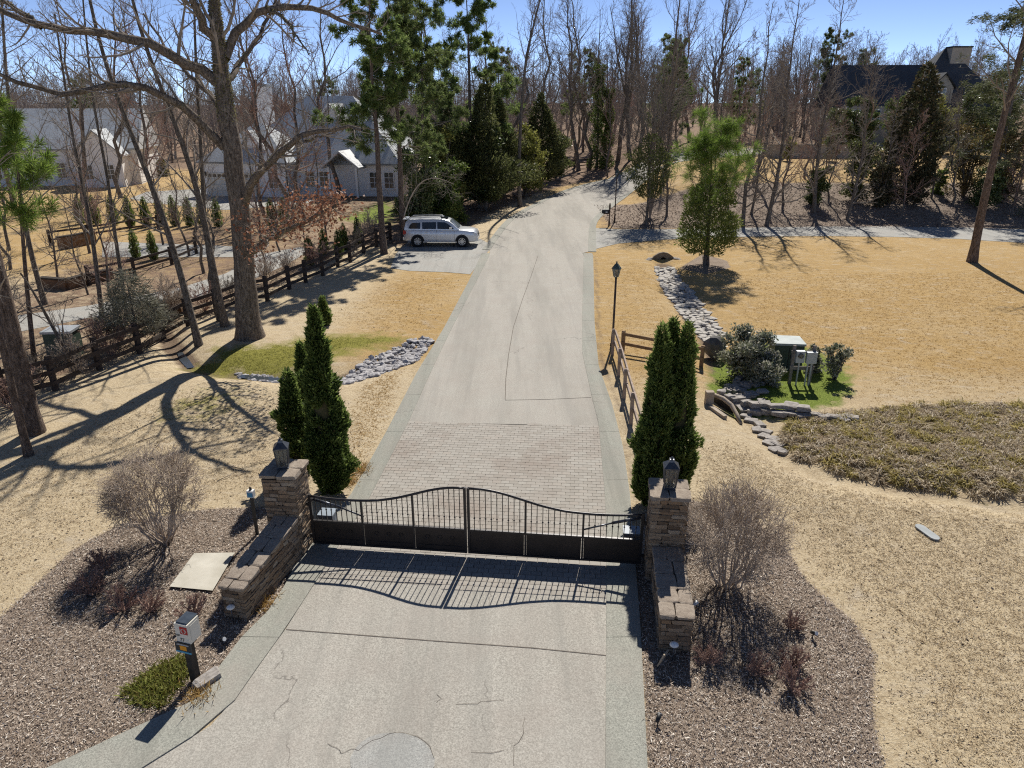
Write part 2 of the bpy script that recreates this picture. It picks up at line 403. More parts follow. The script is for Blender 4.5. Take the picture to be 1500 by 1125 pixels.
fenceL = F_([(-200, 640), (0, 592), (150, 540), (330, 452), (430, 408), (560, 345)])
leftside = np.zeros(fx.shape)
fl = np.array(fenceL); xf = np.interp(fy, fl[:, 1], fl[:, 0]); 
leaf = (1 - sstep(-1.5, 2.2, fx - xf)) * sstep(14, 20, fy) * .62
leaf = np.where(fy > 34, leaf * (1 - .75 * sstep(-24, -30, fx)), leaf)
road_x = np.interp(fy, cl[:, 1], cl[:, 0])
woodsL = sstep(47.5, 52, fy) * (1 - sstep(road_x - 7.5, road_x - 4.8, fx)) * (1 - sstep(-12, -15, fx)) 
far = sstep(100, 118, fy)
setatt('leaf', np.maximum.reduce([leaf, woodsL, far, .5 * sstep(5, 8.5, fx) * sstep(56, 57, fy) * (1 - sstep(60, 75, fy))]))
gold = sstep(2, 5, fx) * sstep(19, 27, fy) + sstep(-9, -5.5, fx) * sstep(24, 27, fy) * (1 - sstep(44, 48, fy)) + sstep(-14, -18, fx) * sstep(36, 44, fy)
setatt('gold', np.clip(gold, 0, 1))
setatt('dirt', np.maximum.reduce([.9 * np.exp(-(segdist(fx, fy, STREAM) / .55) ** 2), .9 * np.exp(-(segdist(fx, fy, SWALE) / .6) ** 2) * (.45 + .55 * sstep(20, 24, fy)), .55 * soft(LIRI, .6),
    .5 * (1 - sstep(.0, .5, np.abs(fx - np.interp(fy, RO[1], RO[0]) - .15))) * (fy < 46) * (fy > 6)]))
ground = link('ground', terrain); ground['kind'] = 'structure'

# ---------------------------------------------------------------- roads, kerbs, drives
def gate_s(y): return y
Y_PAVE0, Y_PAVE1 = 10.95, 20.3
def band(yv): return [(ex(LI, y), y) for y in yv], [(ex(RI, y), y) for y in yv]
def cut(k, tab):   # y where the slanted front (k=0) or back (k=1) edge of the paving meets a road edge
    y = 12.0
    for _ in range(20): y = (11.95 - .105 * (ex(tab, y) + .9)) if k == 0 else (19.95 - .05 * (ex(tab, y) + .5))
    return y
def band2(a0, a1, b0, b1, n): return [(ex(LI, y), y) for y in np.linspace(a0, a1, n)], [(ex(RI, y), y) for y in np.linspace(b0, b1, n)]
fL, fR, kL, kR = cut(0, LI), cut(0, RI), cut(1, LI), cut(1, RI)
l, r = band2(2.5, fL, 2.5, fR, 14); strip('road', l, r, M_APRON, .012, 6)
l, r = band2(fL, kL, fR, kR, 14); pav_bed = strip('paving_bed', l, r, M_GROUT, .008, 4)
l, r = band2(kL, 47.0, kR, 47.0, 30)
i0 = 1
strip('road', l + [tuple(p) for p in (cl[i0:] - nr[i0:] * 3.35)], r + [tuple(p) for p in (cl[i0:] + nr[i0:] * 3.35)], M_ROAD, .02, 6)
def kerb(name, out, inn, y0, y1, step):
    root = link(name, None); root['kind'] = 'structure'
    y = y0
    while y < y1 - .2:
        e = min(y + step, y1); ys = np.linspace(y + .006, e - .006, 5)
        V = []; 
        for q in ys:
            a, b_ = ex(out, q), ex(inn, q)
            for z in (-.02, .045):
                V += [(a, q, z), (b_, q, z - (.012 if z > 0 else 0))]
        V = np.array(V); n = len(ys); F = []
        for k in range(n - 1):
            o_ = k * 4
            F += [(o_ + 2, o_ + 3, o_ + 7, o_ + 6), (o_, o_ + 2, o_ + 6, o_ + 4), (o_ + 1, o_ + 5, o_ + 7, o_ + 3)]
        F += [(0, 1, 3, 2), (4 * n - 4, 4 * n - 2, 4 * n - 1, 4 * n - 3)]
        if out[0].mean() > inn[0].mean(): F = [f[::-1] for f in F]
        link('slab', mesh_np('slab', V, [F], M_KERB), root); y = e
    return root
kerb('kerb', LO, LI, 4.6, 46.9, 2.95)
kerb('kerb', RO, RI, 4.6, 46.9, 2.95)
for sgn, nm in ((-1, 'kerb'), (1, 'kerb')):
    a = cl[i0:] + sgn * nr[i0:] * 3.30; c_ = cl[i0:] + sgn * nr[i0:] * 3.85
    strip(nm, a if sgn > 0 else c_, c_ if sgn > 0 else a, M_KERB, .035, 2)
def sheet(name, pts, mat, dz, world=False, sub=2):
    """flat-lying polygon, triangulated and draped"""
    P = pts if world else [tuple(G(*p))[:2] for p in pts]
    bm = bmesh.new(); vs = [bm.verts.new((x, y, 0)) for x, y in P]; f = bm.faces.new(vs)
    if f.normal.z < 0: f.normal_flip()
    bmesh.ops.triangulate(bm, faces=[f])
    for _ in range(sub): bmesh.ops.subdivide_edges(bm, edges=bm.edges[:], cuts=1, use_grid_fill=True)
    for v in bm.verts: v.co.z = H(v.co.x, v.co.y) + dz
    bmesh.ops.recalc_face_normals(bm, faces=bm.faces[:])
    me = bpy.data.meshes.new(name); bm.to_mesh(me); bm.free(); me.materials.append(mat)
    o = link(name, me); o['kind'] = 'structure'; return o
sheet('side_drive', [(572, 393), (600, 397), (655, 399), (689, 402), (712, 372), (722, 360), (703, 350), (660, 349), (600, 352), (580, 372)], M_GREYROAD, .014)
l = [(868, 366), (905, 357), (975, 351), (1080, 347), (1200, 346), (1300, 347), (1400, 350), (1500, 356), (1620, 364)]
r = [(866, 334), (905, 336), (975, 336), (1080, 334), (1200, 332), (1300, 332), (1400, 333), (1500, 336), (1620, 340)]
strip('driveway', [tuple(G(*p))[:2] for p in l], [tuple(G(*p))[:2] for p in r], M_GREYROAD, .015, 3)
sheet('neighbour_drive', [(0, 466), (130, 448), (267, 421), (330, 401), (385, 372), (440, 362), (455, 366), (420, 388), (330, 427), (267, 446), (130, 466), (0, 492)], M_GREYROAD, .012)
sheet('neighbour_drive', [(150, 354), (340, 361), (384, 370), (378, 377), (330, 377), (150, 377)], M_GREYROAD, .02)
sheet('neighbour_court', [(190, 291), (215, 281), (330, 275), (400, 278), (470, 284), (470, 296), (330, 308), (260, 301), (215, 297)], M_GREYROAD, .02)
sheet('utility_pad', [(249, 862), (285, 813), (345, 812), (312, 868)], M_PAD, .05)
pc = [flat(575 + 62 * math.cos(a) * (1 + .05 * math.sin(3 * a)), 1112 + 38 * math.sin(a)) for a in np.linspace(0, 2 * math.pi, 20, endpoint=False)]
sheet('road_patch', pc, M_PATCH, .0165, world=True, sub=1)
# joints across the slab and the long seam up the drive: thin dirt-filled grooves laid as sheets
def groove(pts, w, dz=.0175):
    P = [np.array(tuple(flat(*p))) for p in pts]; L_, R_ = [], []
    for k, p in enumerate(P):
        d = P[min(k + 1, len(P) - 1)] - P[max(k - 1, 0)]; d = d / np.linalg.norm(d); n_ = np.array((-d[1], d[0])) * w / 2
        L_.append(p + n_); R_.append(p - n_)
    return strip('road_seam', L_, R_, M_JOINT, dz)
groove([(419, 923), (500, 929), (640, 940), (780, 950), (888, 961)], .022)
groove([(740, 586), (741, 555), (745, 520), (752, 480), (765, 440), (778, 405), (788, 375)], .024, .026)
groove([(740, 587), (800, 586), (866, 583)], .02, .026)
for cr in ([(500, 1105), (515, 1098), (525, 1101), (545, 1086), (570, 1076), (590, 1074), (612, 1080), (630, 1094), (636, 1112)],
           [(667, 1033), (700, 1032), (715, 1028), (738, 1027)], [(769, 1052), (767, 1075), (760, 1088), (753, 1100), (752, 1122)],
           [(640, 1030), (648, 1025), (640, 1018)], [(500, 1105), (492, 1096), (480, 1090)], [(690, 1103), (720, 1104), (738, 1100)]):
    groove([p for k in range(len(cr) - 1) for p in [cr[k], ((cr[k][0] + cr[k + 1][0]) / 2 + rng.normal() * 1.5, (cr[k][1] + cr[k + 1][1]) / 2 + rng.normal() * 1.2)]] + [cr[-1]], .007, .0195)

# ---------------------------------------------------------------- pavers round the gate
ang = -.085; ca, sa = math.cos(ang), math.sin(ang)
pw, pl = .225, .152
mbp = MB(); mbp.prism([(-pw / 2 + .006, -pl / 2 + .006), (pw / 2 - .006, -pl / 2 + .006), (pw / 2 - .006, pl / 2 - .006), (-pw / 2 + .006, pl / 2 - .006)], 0, .013)
pm = mbp.mesh('paver', M_PAVER)
rows = []
cy0 = 15.6; cx0 = -.8
for rr in range(-50, 50):
    for cc in range(-24, 24):
        u = (cc + (.5 if rr % 2 else 0)) * pw; v = rr * pl
        x, y = cx0 + u * ca - v * sa, cy0 + u * sa + v * ca
        if y < 11.95 - .105 * (x + .9) - pl * .1 or y > 19.95 - .05 * (x + .5) + pl * .1: continue
        if x + pw * .4 < ex(LI, y) or x - pw * .4 > ex(RI, y): continue
        rows.append((x, y))
rows.sort(key=lambda p: p[1])
for x, y in rows[:300]:
    link('paver', pm, pav_bed, (x, y, .0085 + random.uniform(0, .003)), ang)
rest = np.array(rows[300:]); n = len(rest)
base = np.array([v.co[:] for v in pm.vertices]); 
c2, s2 = math.cos(ang), math.sin(ang); bx = np.stack([base[:, 0] * c2 - base[:, 1] * s2, base[:, 0] * s2 + base[:, 1] * c2, base[:, 2]], 1)
V = (bx[None] + np.concatenate([rest, .0085 + rng.uniform(0, .003, (n, 1))], 1)[:, None, :]).reshape(-1, 3)
F4 = np.array([p.vertices[:] for p in pm.polygons if len(p.vertices) == 4]); F3 = np.array([p.vertices[:] for p in pm.polygons if len(p.vertices) == 3])
off = (np.arange(n) * len(base))[:, None, None]
o = link('paver_field', mesh_np('paver_field', V, [(F3[None] + off).reshape(-1, 3), (F4[None] + off).reshape(-1, 4)], M_PAVER), pav_bed); o['kind'] = 'stuff'

# ---------------------------------------------------------------- trees: materials
def bark(name, c1, c2, c3):
    t = NT(name); co = t.mapped((9, 9, 2.2))
    f = t.noise(1.7, 8, .8, co=co); g2 = t.noise(1.3, 5, .7); sp = t.noise(14, 5, .85)
    c = t.ramp(f, [(.38, c1), (.5, c2), (.62, c3)]); c = t.mix(t.ramp(g2, [(.45, 0.0), (.65, .45)]), c, tuple(v * .6 for v in c2))
    c = t.mix(t.ramp(sp, [(.56, 0.0), (.66, .8)]), c, tuple(min(.6, v * 1.5) for v in c3)); c = t.mix(t.ramp(sp, [(.34, .8), (.44, 0.0)]), c, tuple(v * .5 for v in c1))
    t.base(c, .95, .1); t.bump(f, 1.0, .09); return t.m
M_OAK = bark('bark_oak', (.07, .056, .045), (.19, .155, .125), (.34, .29, .24))
M_BARK = bark('bark_grey', (.065, .055, .047), (.17, .145, .12), (.31, .27, .23))
M_PINEBARK = bark('bark_pine', (.06, .045, .036), (.16, .12, .095), (.29, .23, .19))
M_TWIG = pmat('twig', (.17, .145, .12), (.32, .275, .23), 3, .9, .1)
M_TWIGPALE = pmat('twig_pale', (.36, .285, .22), (.56, .47, .38), 3, .9, .1)
M_TWIGRED = pmat('twig_red', (.27, .17, .135), (.42, .29, .235), 3, .9, .1)
M_FARTWIG = islandmat('far_twig', [(0, (.20, .18, .165)), (.5, (.30, .265, .24)), (1, (.40, .345, .30))])
M_NEEDLE = leafmat('pine_needles', (.08, .12, .035), (.15, .21, .06), (.26, .32, .11), .5)
M_NEEDLEB = leafmat('young_pine_needles', (.09, .15, .025), (.17, .26, .045), (.28, .36, .09), .5)
M_NEEDLEDK = leafmat('dark_pine_needles', (.07, .105, .035), (.135, .18, .06), (.24, .28, .10), .5)
M_CEDAR = leafmat('cedar_foliage', (.045, .055, .022), (.10, .115, .042), (.20, .20, .08), .45)
M_JUNI = leafmat('juniper_foliage', (.04, .055, .018), (.09, .11, .032), (.17, .18, .06), .35)
M_ARBO = leafmat('arborvitae_foliage', (.05, .08, .02), (.13, .185, .045), (.30, .36, .11), .5)
M_HOLLY = leafmat('holly_leaves', (.04, .065, .018), (.09, .125, .035), (.21, .235, .10), .3, .4, .4)
M_YELLOWLEAF = leafmat('yellow_green_leaves', (.11, .12, .025), (.22, .23, .055), (.33, .32, .10), .4)
M_MAGN = leafmat('magnolia_leaves', (.035, .045, .022), (.085, .085, .045), (.18, .13, .07), .25, .65, .12)
M_BRONZE = leafmat('bronze_leaves', (.10, .075, .035), (.19, .145, .06), (.28, .23, .09), .35)
M_RUSSET = leafmat('russet_leaves', (.15, .06, .035), (.26, .12, .07), (.36, .20, .13), .4)
M_RHODO = leafmat('evergreen_shrub_leaves', (.10, .12, .06), (.25, .26, .18), (.50, .47, .40), .35, .45, .3)
M_DEODAR = leafmat('deodar_needles', (.045, .06, .03), (.10, .12, .055), (.18, .19, .09), .35)
M_IVY = leafmat('ivy_leaves', (.05, .085, .02), (.11, .16, .035), (.22, .25, .07), .35)
M_LICHEN = leafmat('bud_leaves', (.11, .105, .04), (.19, .18, .075), (.27, .25, .12), .3)

def grow(P, Rr, n, t0, t1, ang_, lenf, K, up=.08, wob=.12, rf=.6, rmin=.006, tip=.3, flat_=1.0):
    N, Kp, _ = P.shape
    L = np.linalg.norm(np.diff(P, axis=1), axis=2).sum(1)
    idx = np.repeat(np.arange(N), n); Mn = len(idx)
    t = t0 + (t1 - t0) * (np.tile(np.arange(n), N) + rng.random(Mn)) / n
    f = np.clip(t * (Kp - 1), 0, Kp - 1.001); i = f.astype(int); w = (f - i)[:, None]
    bpos = P[idx, i] * (1 - w) + P[idx, i + 1] * w; tg = nrm(P[idx, i + 1] - P[idx, i])
    rr = Rr[idx, i] * (1 - w[:, 0]) + Rr[idx, i + 1] * w[:, 0]
    pr = perp(tg); pr[:, 2] *= flat_; pr = nrm(pr)
    a = ang_ * (.65 + .7 * rng.random(Mn)); d = nrm(np.cos(a)[:, None] * tg + np.sin(a)[:, None] * pr)
    ln = L[idx] * lenf * (1.15 - .75 * t) * (.6 + .8 * rng.random(Mn))
    out = np.empty((Mn, K, 3)); out[:, 0] = bpos; p = bpos.copy(); seg = (ln / (K - 1))[:, None]
    for k in range(1, K):
        d = nrm(d + np.array((0, 0, up)) + wob * rng.normal(size=(Mn, 3))); p = p + d * seg; out[:, k] = p
    r0 = np.maximum(rr * rf, rmin); tp = np.linspace(1, tip, K)[None, :]
    return out, r0[:, None] * tp
def merge(parts):
    V = []; F = []; n = 0
    for v, f in parts: V.append(v); F.append(f + n); n += len(v)
    return np.vstack(V), np.vstack(F)
def trunk_line(h, r, K=10, lean=(0, 0), wob=.02, flare=1.5, tip=.12, fork=None):
    z = np.linspace(0, 1, K); w = np.cumsum(rng.normal(size=(K, 2)) * wob * h / K ** .5, 0); w -= w[0]
    P = np.stack([lean[0] * h * z + w[:, 0], lean[1] * h * z + w[:, 1], h * z], 1)
    rr = r * (1 - (1 - tip) * z ** 1.1); rr[0] *= flare; P[0, 2] = -.25
    if K > 4:
        P = np.insert(P, 1, P[0] + (P[1] - P[0]) * .22, 0); rr = np.insert(rr, 1, r * 1.08)
    return P[None], rr[None]
def bare_tree(h=18, r=.26, lean=(0, 0), t0=.35, nl=16, ang_=.75, lf=.38, up=.10, wob=.03, trunkmat=None, twigmat=None, dense=1.0, forks=0, rt=.0065, branch_t0=.2):
    """-> list of (part name, mesh)"""
    P0, R0 = trunk_line(h, r, 11, lean, wob)
    tv, tf = tubes(P0, R0, 10); tparts = [(tv, tf)]
    if forks:
        fp, fr = grow(P0, R0, forks, .32, .6, .38, .62, 9, .10, .07, .72, .03, .2)
        tparts.append(tubes(fp, fr, 8))
    trunk = mesh_np('trunk', *[(a, [b]) for a, b in [merge(tparts)]][0], trunkmat or M_BARK, True)
    P1, R1 = grow(P0, R0, nl, t0, .98, ang_, lf, 8, up, .11, .5, .012, .22)
    if forks:
        a, b = grow(fp, fr, 7, .25, .97, ang_, .45, 8, up, .11, .5, .012, .22); P1 = np.vstack([P1, a]); R1 = np.vstack([R1, b])
    P2, R2 = grow(P1, R1, max(3, int(7 * dense)), branch_t0, .98, .8, .5, 6, up * .8, .14, .55, rt * 1.3, .35)
    P3, R3 = grow(P2, R2, max(3, int(6 * dense)), .15, 1.0, .75, .55, 4, .05, .14, .6, rt, .5)
    parts = [tubes(P1, R1, 5), tubes(P2, R2, 4), tubes(P3, R3, 3)]
    V, F = merge(parts)
    return [('trunk', trunk), ('crown', mesh_np('crown', V, [F], twigmat or M_TWIG, True))]
def needle_tufts(P, n, ln, wd, spread=.9, back=.25):
    """tufts of needles at the ends of polylines P (N,K,3)"""
    N = len(P); tip = P[:, -1]; d = nrm(P[:, -1] - P[:, -2])
    C = np.repeat(tip, n, 0); D = np.repeat(d, n, 0)
    C = C - D * (rng.random((N * n, 1)) * back); A = nrm(D * .7 + rdir(N * n) * spread)
    return cards(C, A, perp(A), ln * (.7 + .6 * rng.random(N * n)), wd * np.ones(N * n))
def pine_tree(h=20, r=.28, t0=.45, nl=30, lf=.2, ang_=1.35, nt=16, ln=.34, wd=.055, mat=None, lean=(0, 0), K2=6, up=.05, nsub=5, trunkmat=None, wob=.012):
    P0, R0 = trunk_line(h, r, 11, lean, wob)
    trunk = mesh_np('trunk', tubes(P0, R0, 10)[0], [tubes(P0, R0, 10)[1]], trunkmat or M_PINEBARK, True)
    P1, R1 = grow(P0, R0, nl, t0, .99, ang_, lf, 7, up, .10, .28, .015, .25)
    P2, R2 = grow(P1, R1, K2, .3, 1.0, .7, .45, 4, .10, .12, .5, .008, .5)
    P3, R3 = grow(P2, R2, nsub, .3, 1.0, .7, .5, 3, .12, .1, .6, .006, .6)
    bv, bf = merge([tubes(P1, R1, 5), tubes(P2, R2, 3), tubes(P3, R3, 3)])
    V, F = needle_tufts(np.vstack([P3[:, -3:], P2[:, -3:]]), nt, ln, wd)
    return [('trunk', trunk), ('branches', mesh_np('branches', bv, [bf], M_TWIG, True)), ('crown', mesh_np('crown', V, [F], mat or M_NEEDLE))]
def foliage_shell(n, prof, ln, wd, updir=.6, out=.6, lump=.18, inner=.55, nlump=60, gap=0.0, wz=.07, wt=.45):
    """leaf cards through the volume of a body of revolution. prof(z in 0..1) -> radius; height 1 unit = h"""
    z = rng.random(n * 3); rad = prof(z); keep = rng.random(n * 3) < rad / rad.max(); z = z[keep][:n]; rad = rad[keep][:n]; n = len(z)
    th = rng.random(n) * 2 * math.pi
    lz = rng.random(nlump); lt = rng.random(nlump) * 2 * math.pi; la = rng.normal(size=nlump)
    bumpv = np.zeros(n)
    for k in range(nlump):
        dth = np.abs((th - lt[k] + math.pi) % (2 * math.pi) - math.pi); bumpv += la[k] * np.exp(-((z - lz[k]) / wz) ** 2 - (dth / wt) ** 2)
    q = inner + (1 - inner) * rng.random(n) ** .5
    rr = rad * q * (1 + lump * bumpv)
    if gap:
        k2 = bumpv > -gap; z, th, rr = z[k2], th[k2], rr[k2]; n = len(z)
    return z, th, rr
def conifer(h, r, n, mat, prof, ln, wd, trunk_r=.1, clear=.06, lump=.2, inner=.35, droop=0.0, trunkmat=None, gap=.9, upv=.55):
    z, th, rr = foliage_shell(n, prof, ln, wd, lump=lump, inner=inner, gap=gap)
    m = len(z); C = np.stack([rr * r * np.cos(th), rr * r * np.sin(th), (clear + (1 - clear) * z) * h], 1)
    O = np.stack([np.cos(th), np.sin(th), np.zeros(m)], 1)
    A = nrm(O * .6 + np.array((0, 0, upv - droop)) + .55 * rng.normal(size=(m, 3)))
    V, F = cards(C, A, perp(A), ln * (.6 + .8 * rng.random(m)), wd * (.7 + .6 * rng.random(m)))
    P0, R0 = trunk_line(h * .92, trunk_r, 7, (0, 0), .01)
    # inner limbs
    P1, R1 = grow(P0, R0, int(30), .1, .95, 1.1, .0 + .55 * r / h * 1.6, 4, .1, .1, .3, .012, .3)
    bv, bf = merge([tubes(P0, R0, 8), tubes(P1, R1, 4)])
    return [('trunk', mesh_np('trunk', bv, [bf], trunkmat or M_BARK, True)), ('crown', mesh_np('crown', V, [F], mat))]
def broadleaf(h, r, mat, n=9000, ln=.16, wd=.08, stems=4, clear=.15, trunkmat=None, squash=1.0, nblob=26, twig=None, dense=.5, spread=.55):
    """leaves round the ends of real branches: shrubs and small evergreen trees"""
    P0 = []; R0 = []
    for k in range(stems):
        a = 2 * math.pi * k / stems + rng.random(); l = spread * r / h * (.6 + .6 * rng.random()) * (0 if stems == 1 else 1)
        p, q = trunk_line(h * (.85 + .15 * rng.random()) * .9, .03 * h / stems ** .5 + .01, 6, (l * math.cos(a), l * math.sin(a)), .03); P0.append(p); R0.append(q)
    P0 = np.vstack(P0); R0 = np.vstack(R0)
    P1, R1 = grow(P0, R0, max(5, 26 // stems), clear, .95, .95, .62 * r / h * 1.25, 6, .08, .12, .5, .01, .3)
    P2, R2 = grow(P1, R1, 6, .25, 1.0, .85, .5, 4, .08, .14, .6, .006, .4)
    bv, bf = merge([tubes(P0, R0, 7), tubes(P1, R1, 4), tubes(P2, R2, 3)])
    pts = np.vstack([P2[:, -1], P2[:, -2], P1[:, -1], P2[:, -3] if P2.shape[1] > 3 else P2[:, -1]])
    C = pts[rng.integers(0, len(pts), n)] + rng.normal(size=(n, 3)) * np.array((1, 1, .7)) * .11 * r
    A = nrm(rdir(n) + np.array((0, 0, .35))); V, F = cards(C, A, perp(A), ln * (.6 + .8 * rng.random(n)), wd * (.7 + .6 * rng.random(n)))
    return [('stems', mesh_np('stems', bv, [bf], trunkmat or M_BARK, True)), ('crown', mesh_np('crown', V, [F], mat))]
def put(parts, name, label, cat, loc, rz=None, scale=1.0, group=None, sink=.05):
    t = thing(name, label, cat, (loc[0], loc[1], loc[2] - sink), rng.random() * 6.28 if rz is None else rz, group, scale)
    for pn, me in parts: link(pn, me, t)
    return t
def scaled(parts_h, want): return want / parts_h

# ---------------------------------------------------------------- gate, pillars, stone walls
M_IRON = pmat('black_iron', (.018, .016, .016), (.035, .03, .03), 8, .38, .5, .2, bump=.1, bscale=80)
M_BRONZEMETAL = pmat('bronze_panel', (.025, .019, .016), (.045, .034, .028), 3, .45, .4, .2)
M_MOTOR = pmat('motor_housing', (.20, .24, .28), (.28, .33, .38), 5, .5, .4)
M_GLASS = NT('lantern_glass'); M_GLASS.base((.55, .55, .5), .12, .5); M_GLASS.b.inputs['Transmission Weight'].default_value = .85; M_GLASS = M_GLASS.m
M_BULB = pmat('frosted_bulb', (.7, .68, .62), (.8, .78, .72), 4, .4)
M_LANTERN = pmat('lantern_metal', (.05, .055, .065), (.10, .11, .13), 6, .35, .5, .55)
def stone_mat():
    t = NT('ledge_stone'); oi = t.n.new('ShaderNodeObjectInfo'); co = t.co('Object')
    c = t.ramp(oi.outputs['Random'], [(.0, (.15, .105, .07)), (.25, (.29, .21, .14)), (.5, (.40, .31, .22)), (.75, (.34, .22, .13)), (1.0, (.50, .42, .32))])
    f = t.noise(7, 5, .7); c = t.mix(t.ramp(f, [(.35, 0.0), (.7, .6)]), c, (.14, .11, .085)); t.base(c, .92, .15)
    t.bump(t.noise(14, 6, .7), .8, .03); return t.m
M_STONE = stone_mat()
M_MORTAR = pmat('mortar_core', (.09, .07, .055), (.16, .13, .105), 6, .95, .1, bump=.4)
M_CAP = pmat('cap_stone', (.20, .16, .125), (.33, .275, .22), 3.5, .93, .15, bump=.8, bscale=16, c3=(.42, .36, .29))
def rock_mesh(sx=1, sy=1, sz=1, rough=.10, name='stone', mat=None, n=2, seed=None):
    """unit block with broken faces, about 1 wide, 1 deep, 1 high"""
    bm = bmesh.new(); bmesh.ops.create_cube(bm, size=1.0)
    bmesh.ops.bevel(bm, geom=bm.edges[:], offset=.10, segments=1, affect='EDGES')
    for v in bm.verts: v.co += Vector(rng.normal(size=3) * rough * .5)
    me = bpy.data.meshes.new(name); bm.to_mesh(me); bm.free(); me.materials.append(mat or M_STONE); return me
STONES = [rock_mesh(rough=.09) for _ in range(10)]
def boulder(name, mat, sub=2, rough=.18):
    bm = bmesh.new(); bmesh.ops.create_icosphere(bm, subdivisions=sub, radius=.5)
    ph = rng.normal(size=(4, 3)) * 3
    for v in bm.verts:
        d = v.co.normalized(); k = sum(math.sin(d.x * p[0] + d.y * p[1] + d.z * p[2] + p[0]) for p in ph) / 4
        v.co = d * (.5 + rough * k + rng.normal() * .02)
    me = bpy.data.meshes.new(name); bm.to_mesh(me); bm.free(); me.materials.append(mat); return me
def lay_face(parent, o, du, L, zt, depth=.10, ch=.080, skip=0.0, proud=.012):
    """courses of ledge stones on an upright face starting at o, running along unit du for L, height zt(u); outward normal is du rotated -90"""
    nx_, ny_ = du[1], -du[0]; z = .0; row = 0; rz = math.atan2(du[1], du[0])
    while True:
        c = ch * random.uniform(.7, 1.35)
        if z + c * .6 > max(zt(0), zt(L)): break
        u = -random.uniform(0, .15)
        while u < L - .03:
            w = random.uniform(.13, .34); a = max(u, 0.0); b_ = min(u + w, L)
            if L - b_ < .09: b_ = L
            if b_ - a > .05 and z + c * .5 < zt((a + b_) / 2):
                hh = min(c, zt((a + b_) / 2) - z)
                m_ = (a + b_) / 2; pr_ = random.uniform(0, proud * 2)
                s = link('stone', random.choice(STONES), parent, (o[0] + du[0] * m_ + nx_ * (pr_ - depth / 2), o[1] + du[1] * m_ + ny_ * (pr_ - depth / 2), o[2] + z + hh / 2), rz + random.uniform(-.03, .03),
                         ((b_ - a) * .97, depth, hh * .93))
            if b_ >= L: break
            u = b_
        z += c
    return z
def pillar(label, c, rz, w, hgt_):
    t = thing('stone_pillar', label, 'pillar', c, rz); q = w / 2
    MB().box(-q + .05, q - .05, -q + .05, q - .05, 0, hgt_).obj('core', M_MORTAR, t)
    for k in range(4):
        a = k * math.pi / 2; du = (round(math.cos(a)), round(math.sin(a)))
        o_ = (-du[0] * q + du[1] * q, -du[1] * q - du[0] * q, 0)
        lay_face(t, o_, du, w, lambda u: hgt_)
    # cap: flagstones laid with an overhang
    e = q + .05; z0 = hgt_
    for (x0, x1, y0, y1) in ((-e, -.04, -e, .08), (-.03, e, -e, -.02), (-e, .06, .09, e), (.07, e, -.01, e)):
        m_ = rock_mesh(rough=.05, name='cap_stone', mat=M_CAP)
        link('cap_stone', m_, t, ((x0 + x1) / 2, (y0 + y1) / 2, z0 + .045), 0, (x1 - x0, y1 - y0, .09))
    return t
def lantern(label, c, rz):
    t = thing('pillar_lantern', label, 'lantern', c, rz)
    m_ = MB(); m_.lathe([(0, 0), (.16, 0), (.16, .025), (.13, .04), (.125, .07), (0, .07)], 4); m_.obj('base_plate', M_LANTERN, t, rz=math.pi / 4)
    a0 = .105; b0 = .135
    for sx in (-1, 1):
        for sy in (-1, 1):
            MB().beam((sx * a0, sy * a0, .06), (sx * b0, sy * b0, .48), .02, .02).obj('corner_bar', M_LANTERN, t)
    for k in range(4):
        g = MB()
        V = np.array([(-a0 + .008, -a0, .07), (a0 - .008, -a0, .07), (b0 - .008, -b0, .47), (-b0 + .008, -b0, .47), (-a0 + .008, -a0 + .004, .07), (a0 - .008, -a0 + .004, .07), (b0 - .008, -b0 + .004, .47), (-b0 + .008, -b0 + .004, .47)])
        g.add(V, [(0, 1, 2, 3), (7, 6, 5, 4), (0, 4, 5, 1), (3, 2, 6, 7)]); pane = g.obj('pane', M_GLASS, t, rz=k * math.pi / 2)
        for dx in (-.035, .035):
            MB().beam((dx, -a0 - .006, .075), (dx * 1.3, -b0 - .006, .46), .008, .008).obj('glazing_bar', M_LANTERN, pane)
    m_ = MB(); m_.lathe([(0, .48), (.215, .475), (.215, .50), (.13, .56), (.075, .60), (.06, .64), (.065, .655), (0, .665)], 4); m_.obj('roof', M_LANTERN, t, rz=math.pi / 4)
    m_ = MB(); m_.lathe([(0, .66), (.018, .665), (.022, .685), (.012, .705), (0, .71)], 10); m_.obj('finial', M_LANTERN, t, smooth=True)
    for dx, dy in ((-.03, 0), (.03, .02), (0, -.03)):
        m_ = MB(); m_.lathe([(.016, .07), (.016, .24), (.012, .26), (.016, .29), (.008, .33), (0, .335)], 8, (dx, dy, 0)); m_.obj('candle_bulb', M_BULB, t, smooth=True)
    return t
GA = Vector((-4.45, 13.44, 0)); GB = Vector((2.77, 12.66, 0)); gd = (GB - GA).normalized(); gang = math.atan2(gd.y, gd.x)
gn = Vector((-gd.y, gd.x, 0))   # away from camera
PW = .70
cL = GA - gd * (PW / 2 + .05) - gn * .08; cR = GB + gd * (PW / 2 + .06) - gn * .08
pillar('tall stacked-stone gate pillar with lantern, beside the black keypad post', (cL.x, cL.y, 0), gang, PW, 1.93)
pillar('tall stacked-stone gate pillar with lantern, beside the round bare shrub right of the gate', (cR.x, cR.y, 0), gang, PW, 1.93)
lantern('black metal lantern on the gate pillar by the lone tall arborvitae', (cL.x, cL.y, 2.015), gang + .3)
lantern('black metal lantern on the gate pillar before the triple arborvitae', (cR.x, cR.y, 2.015), gang)
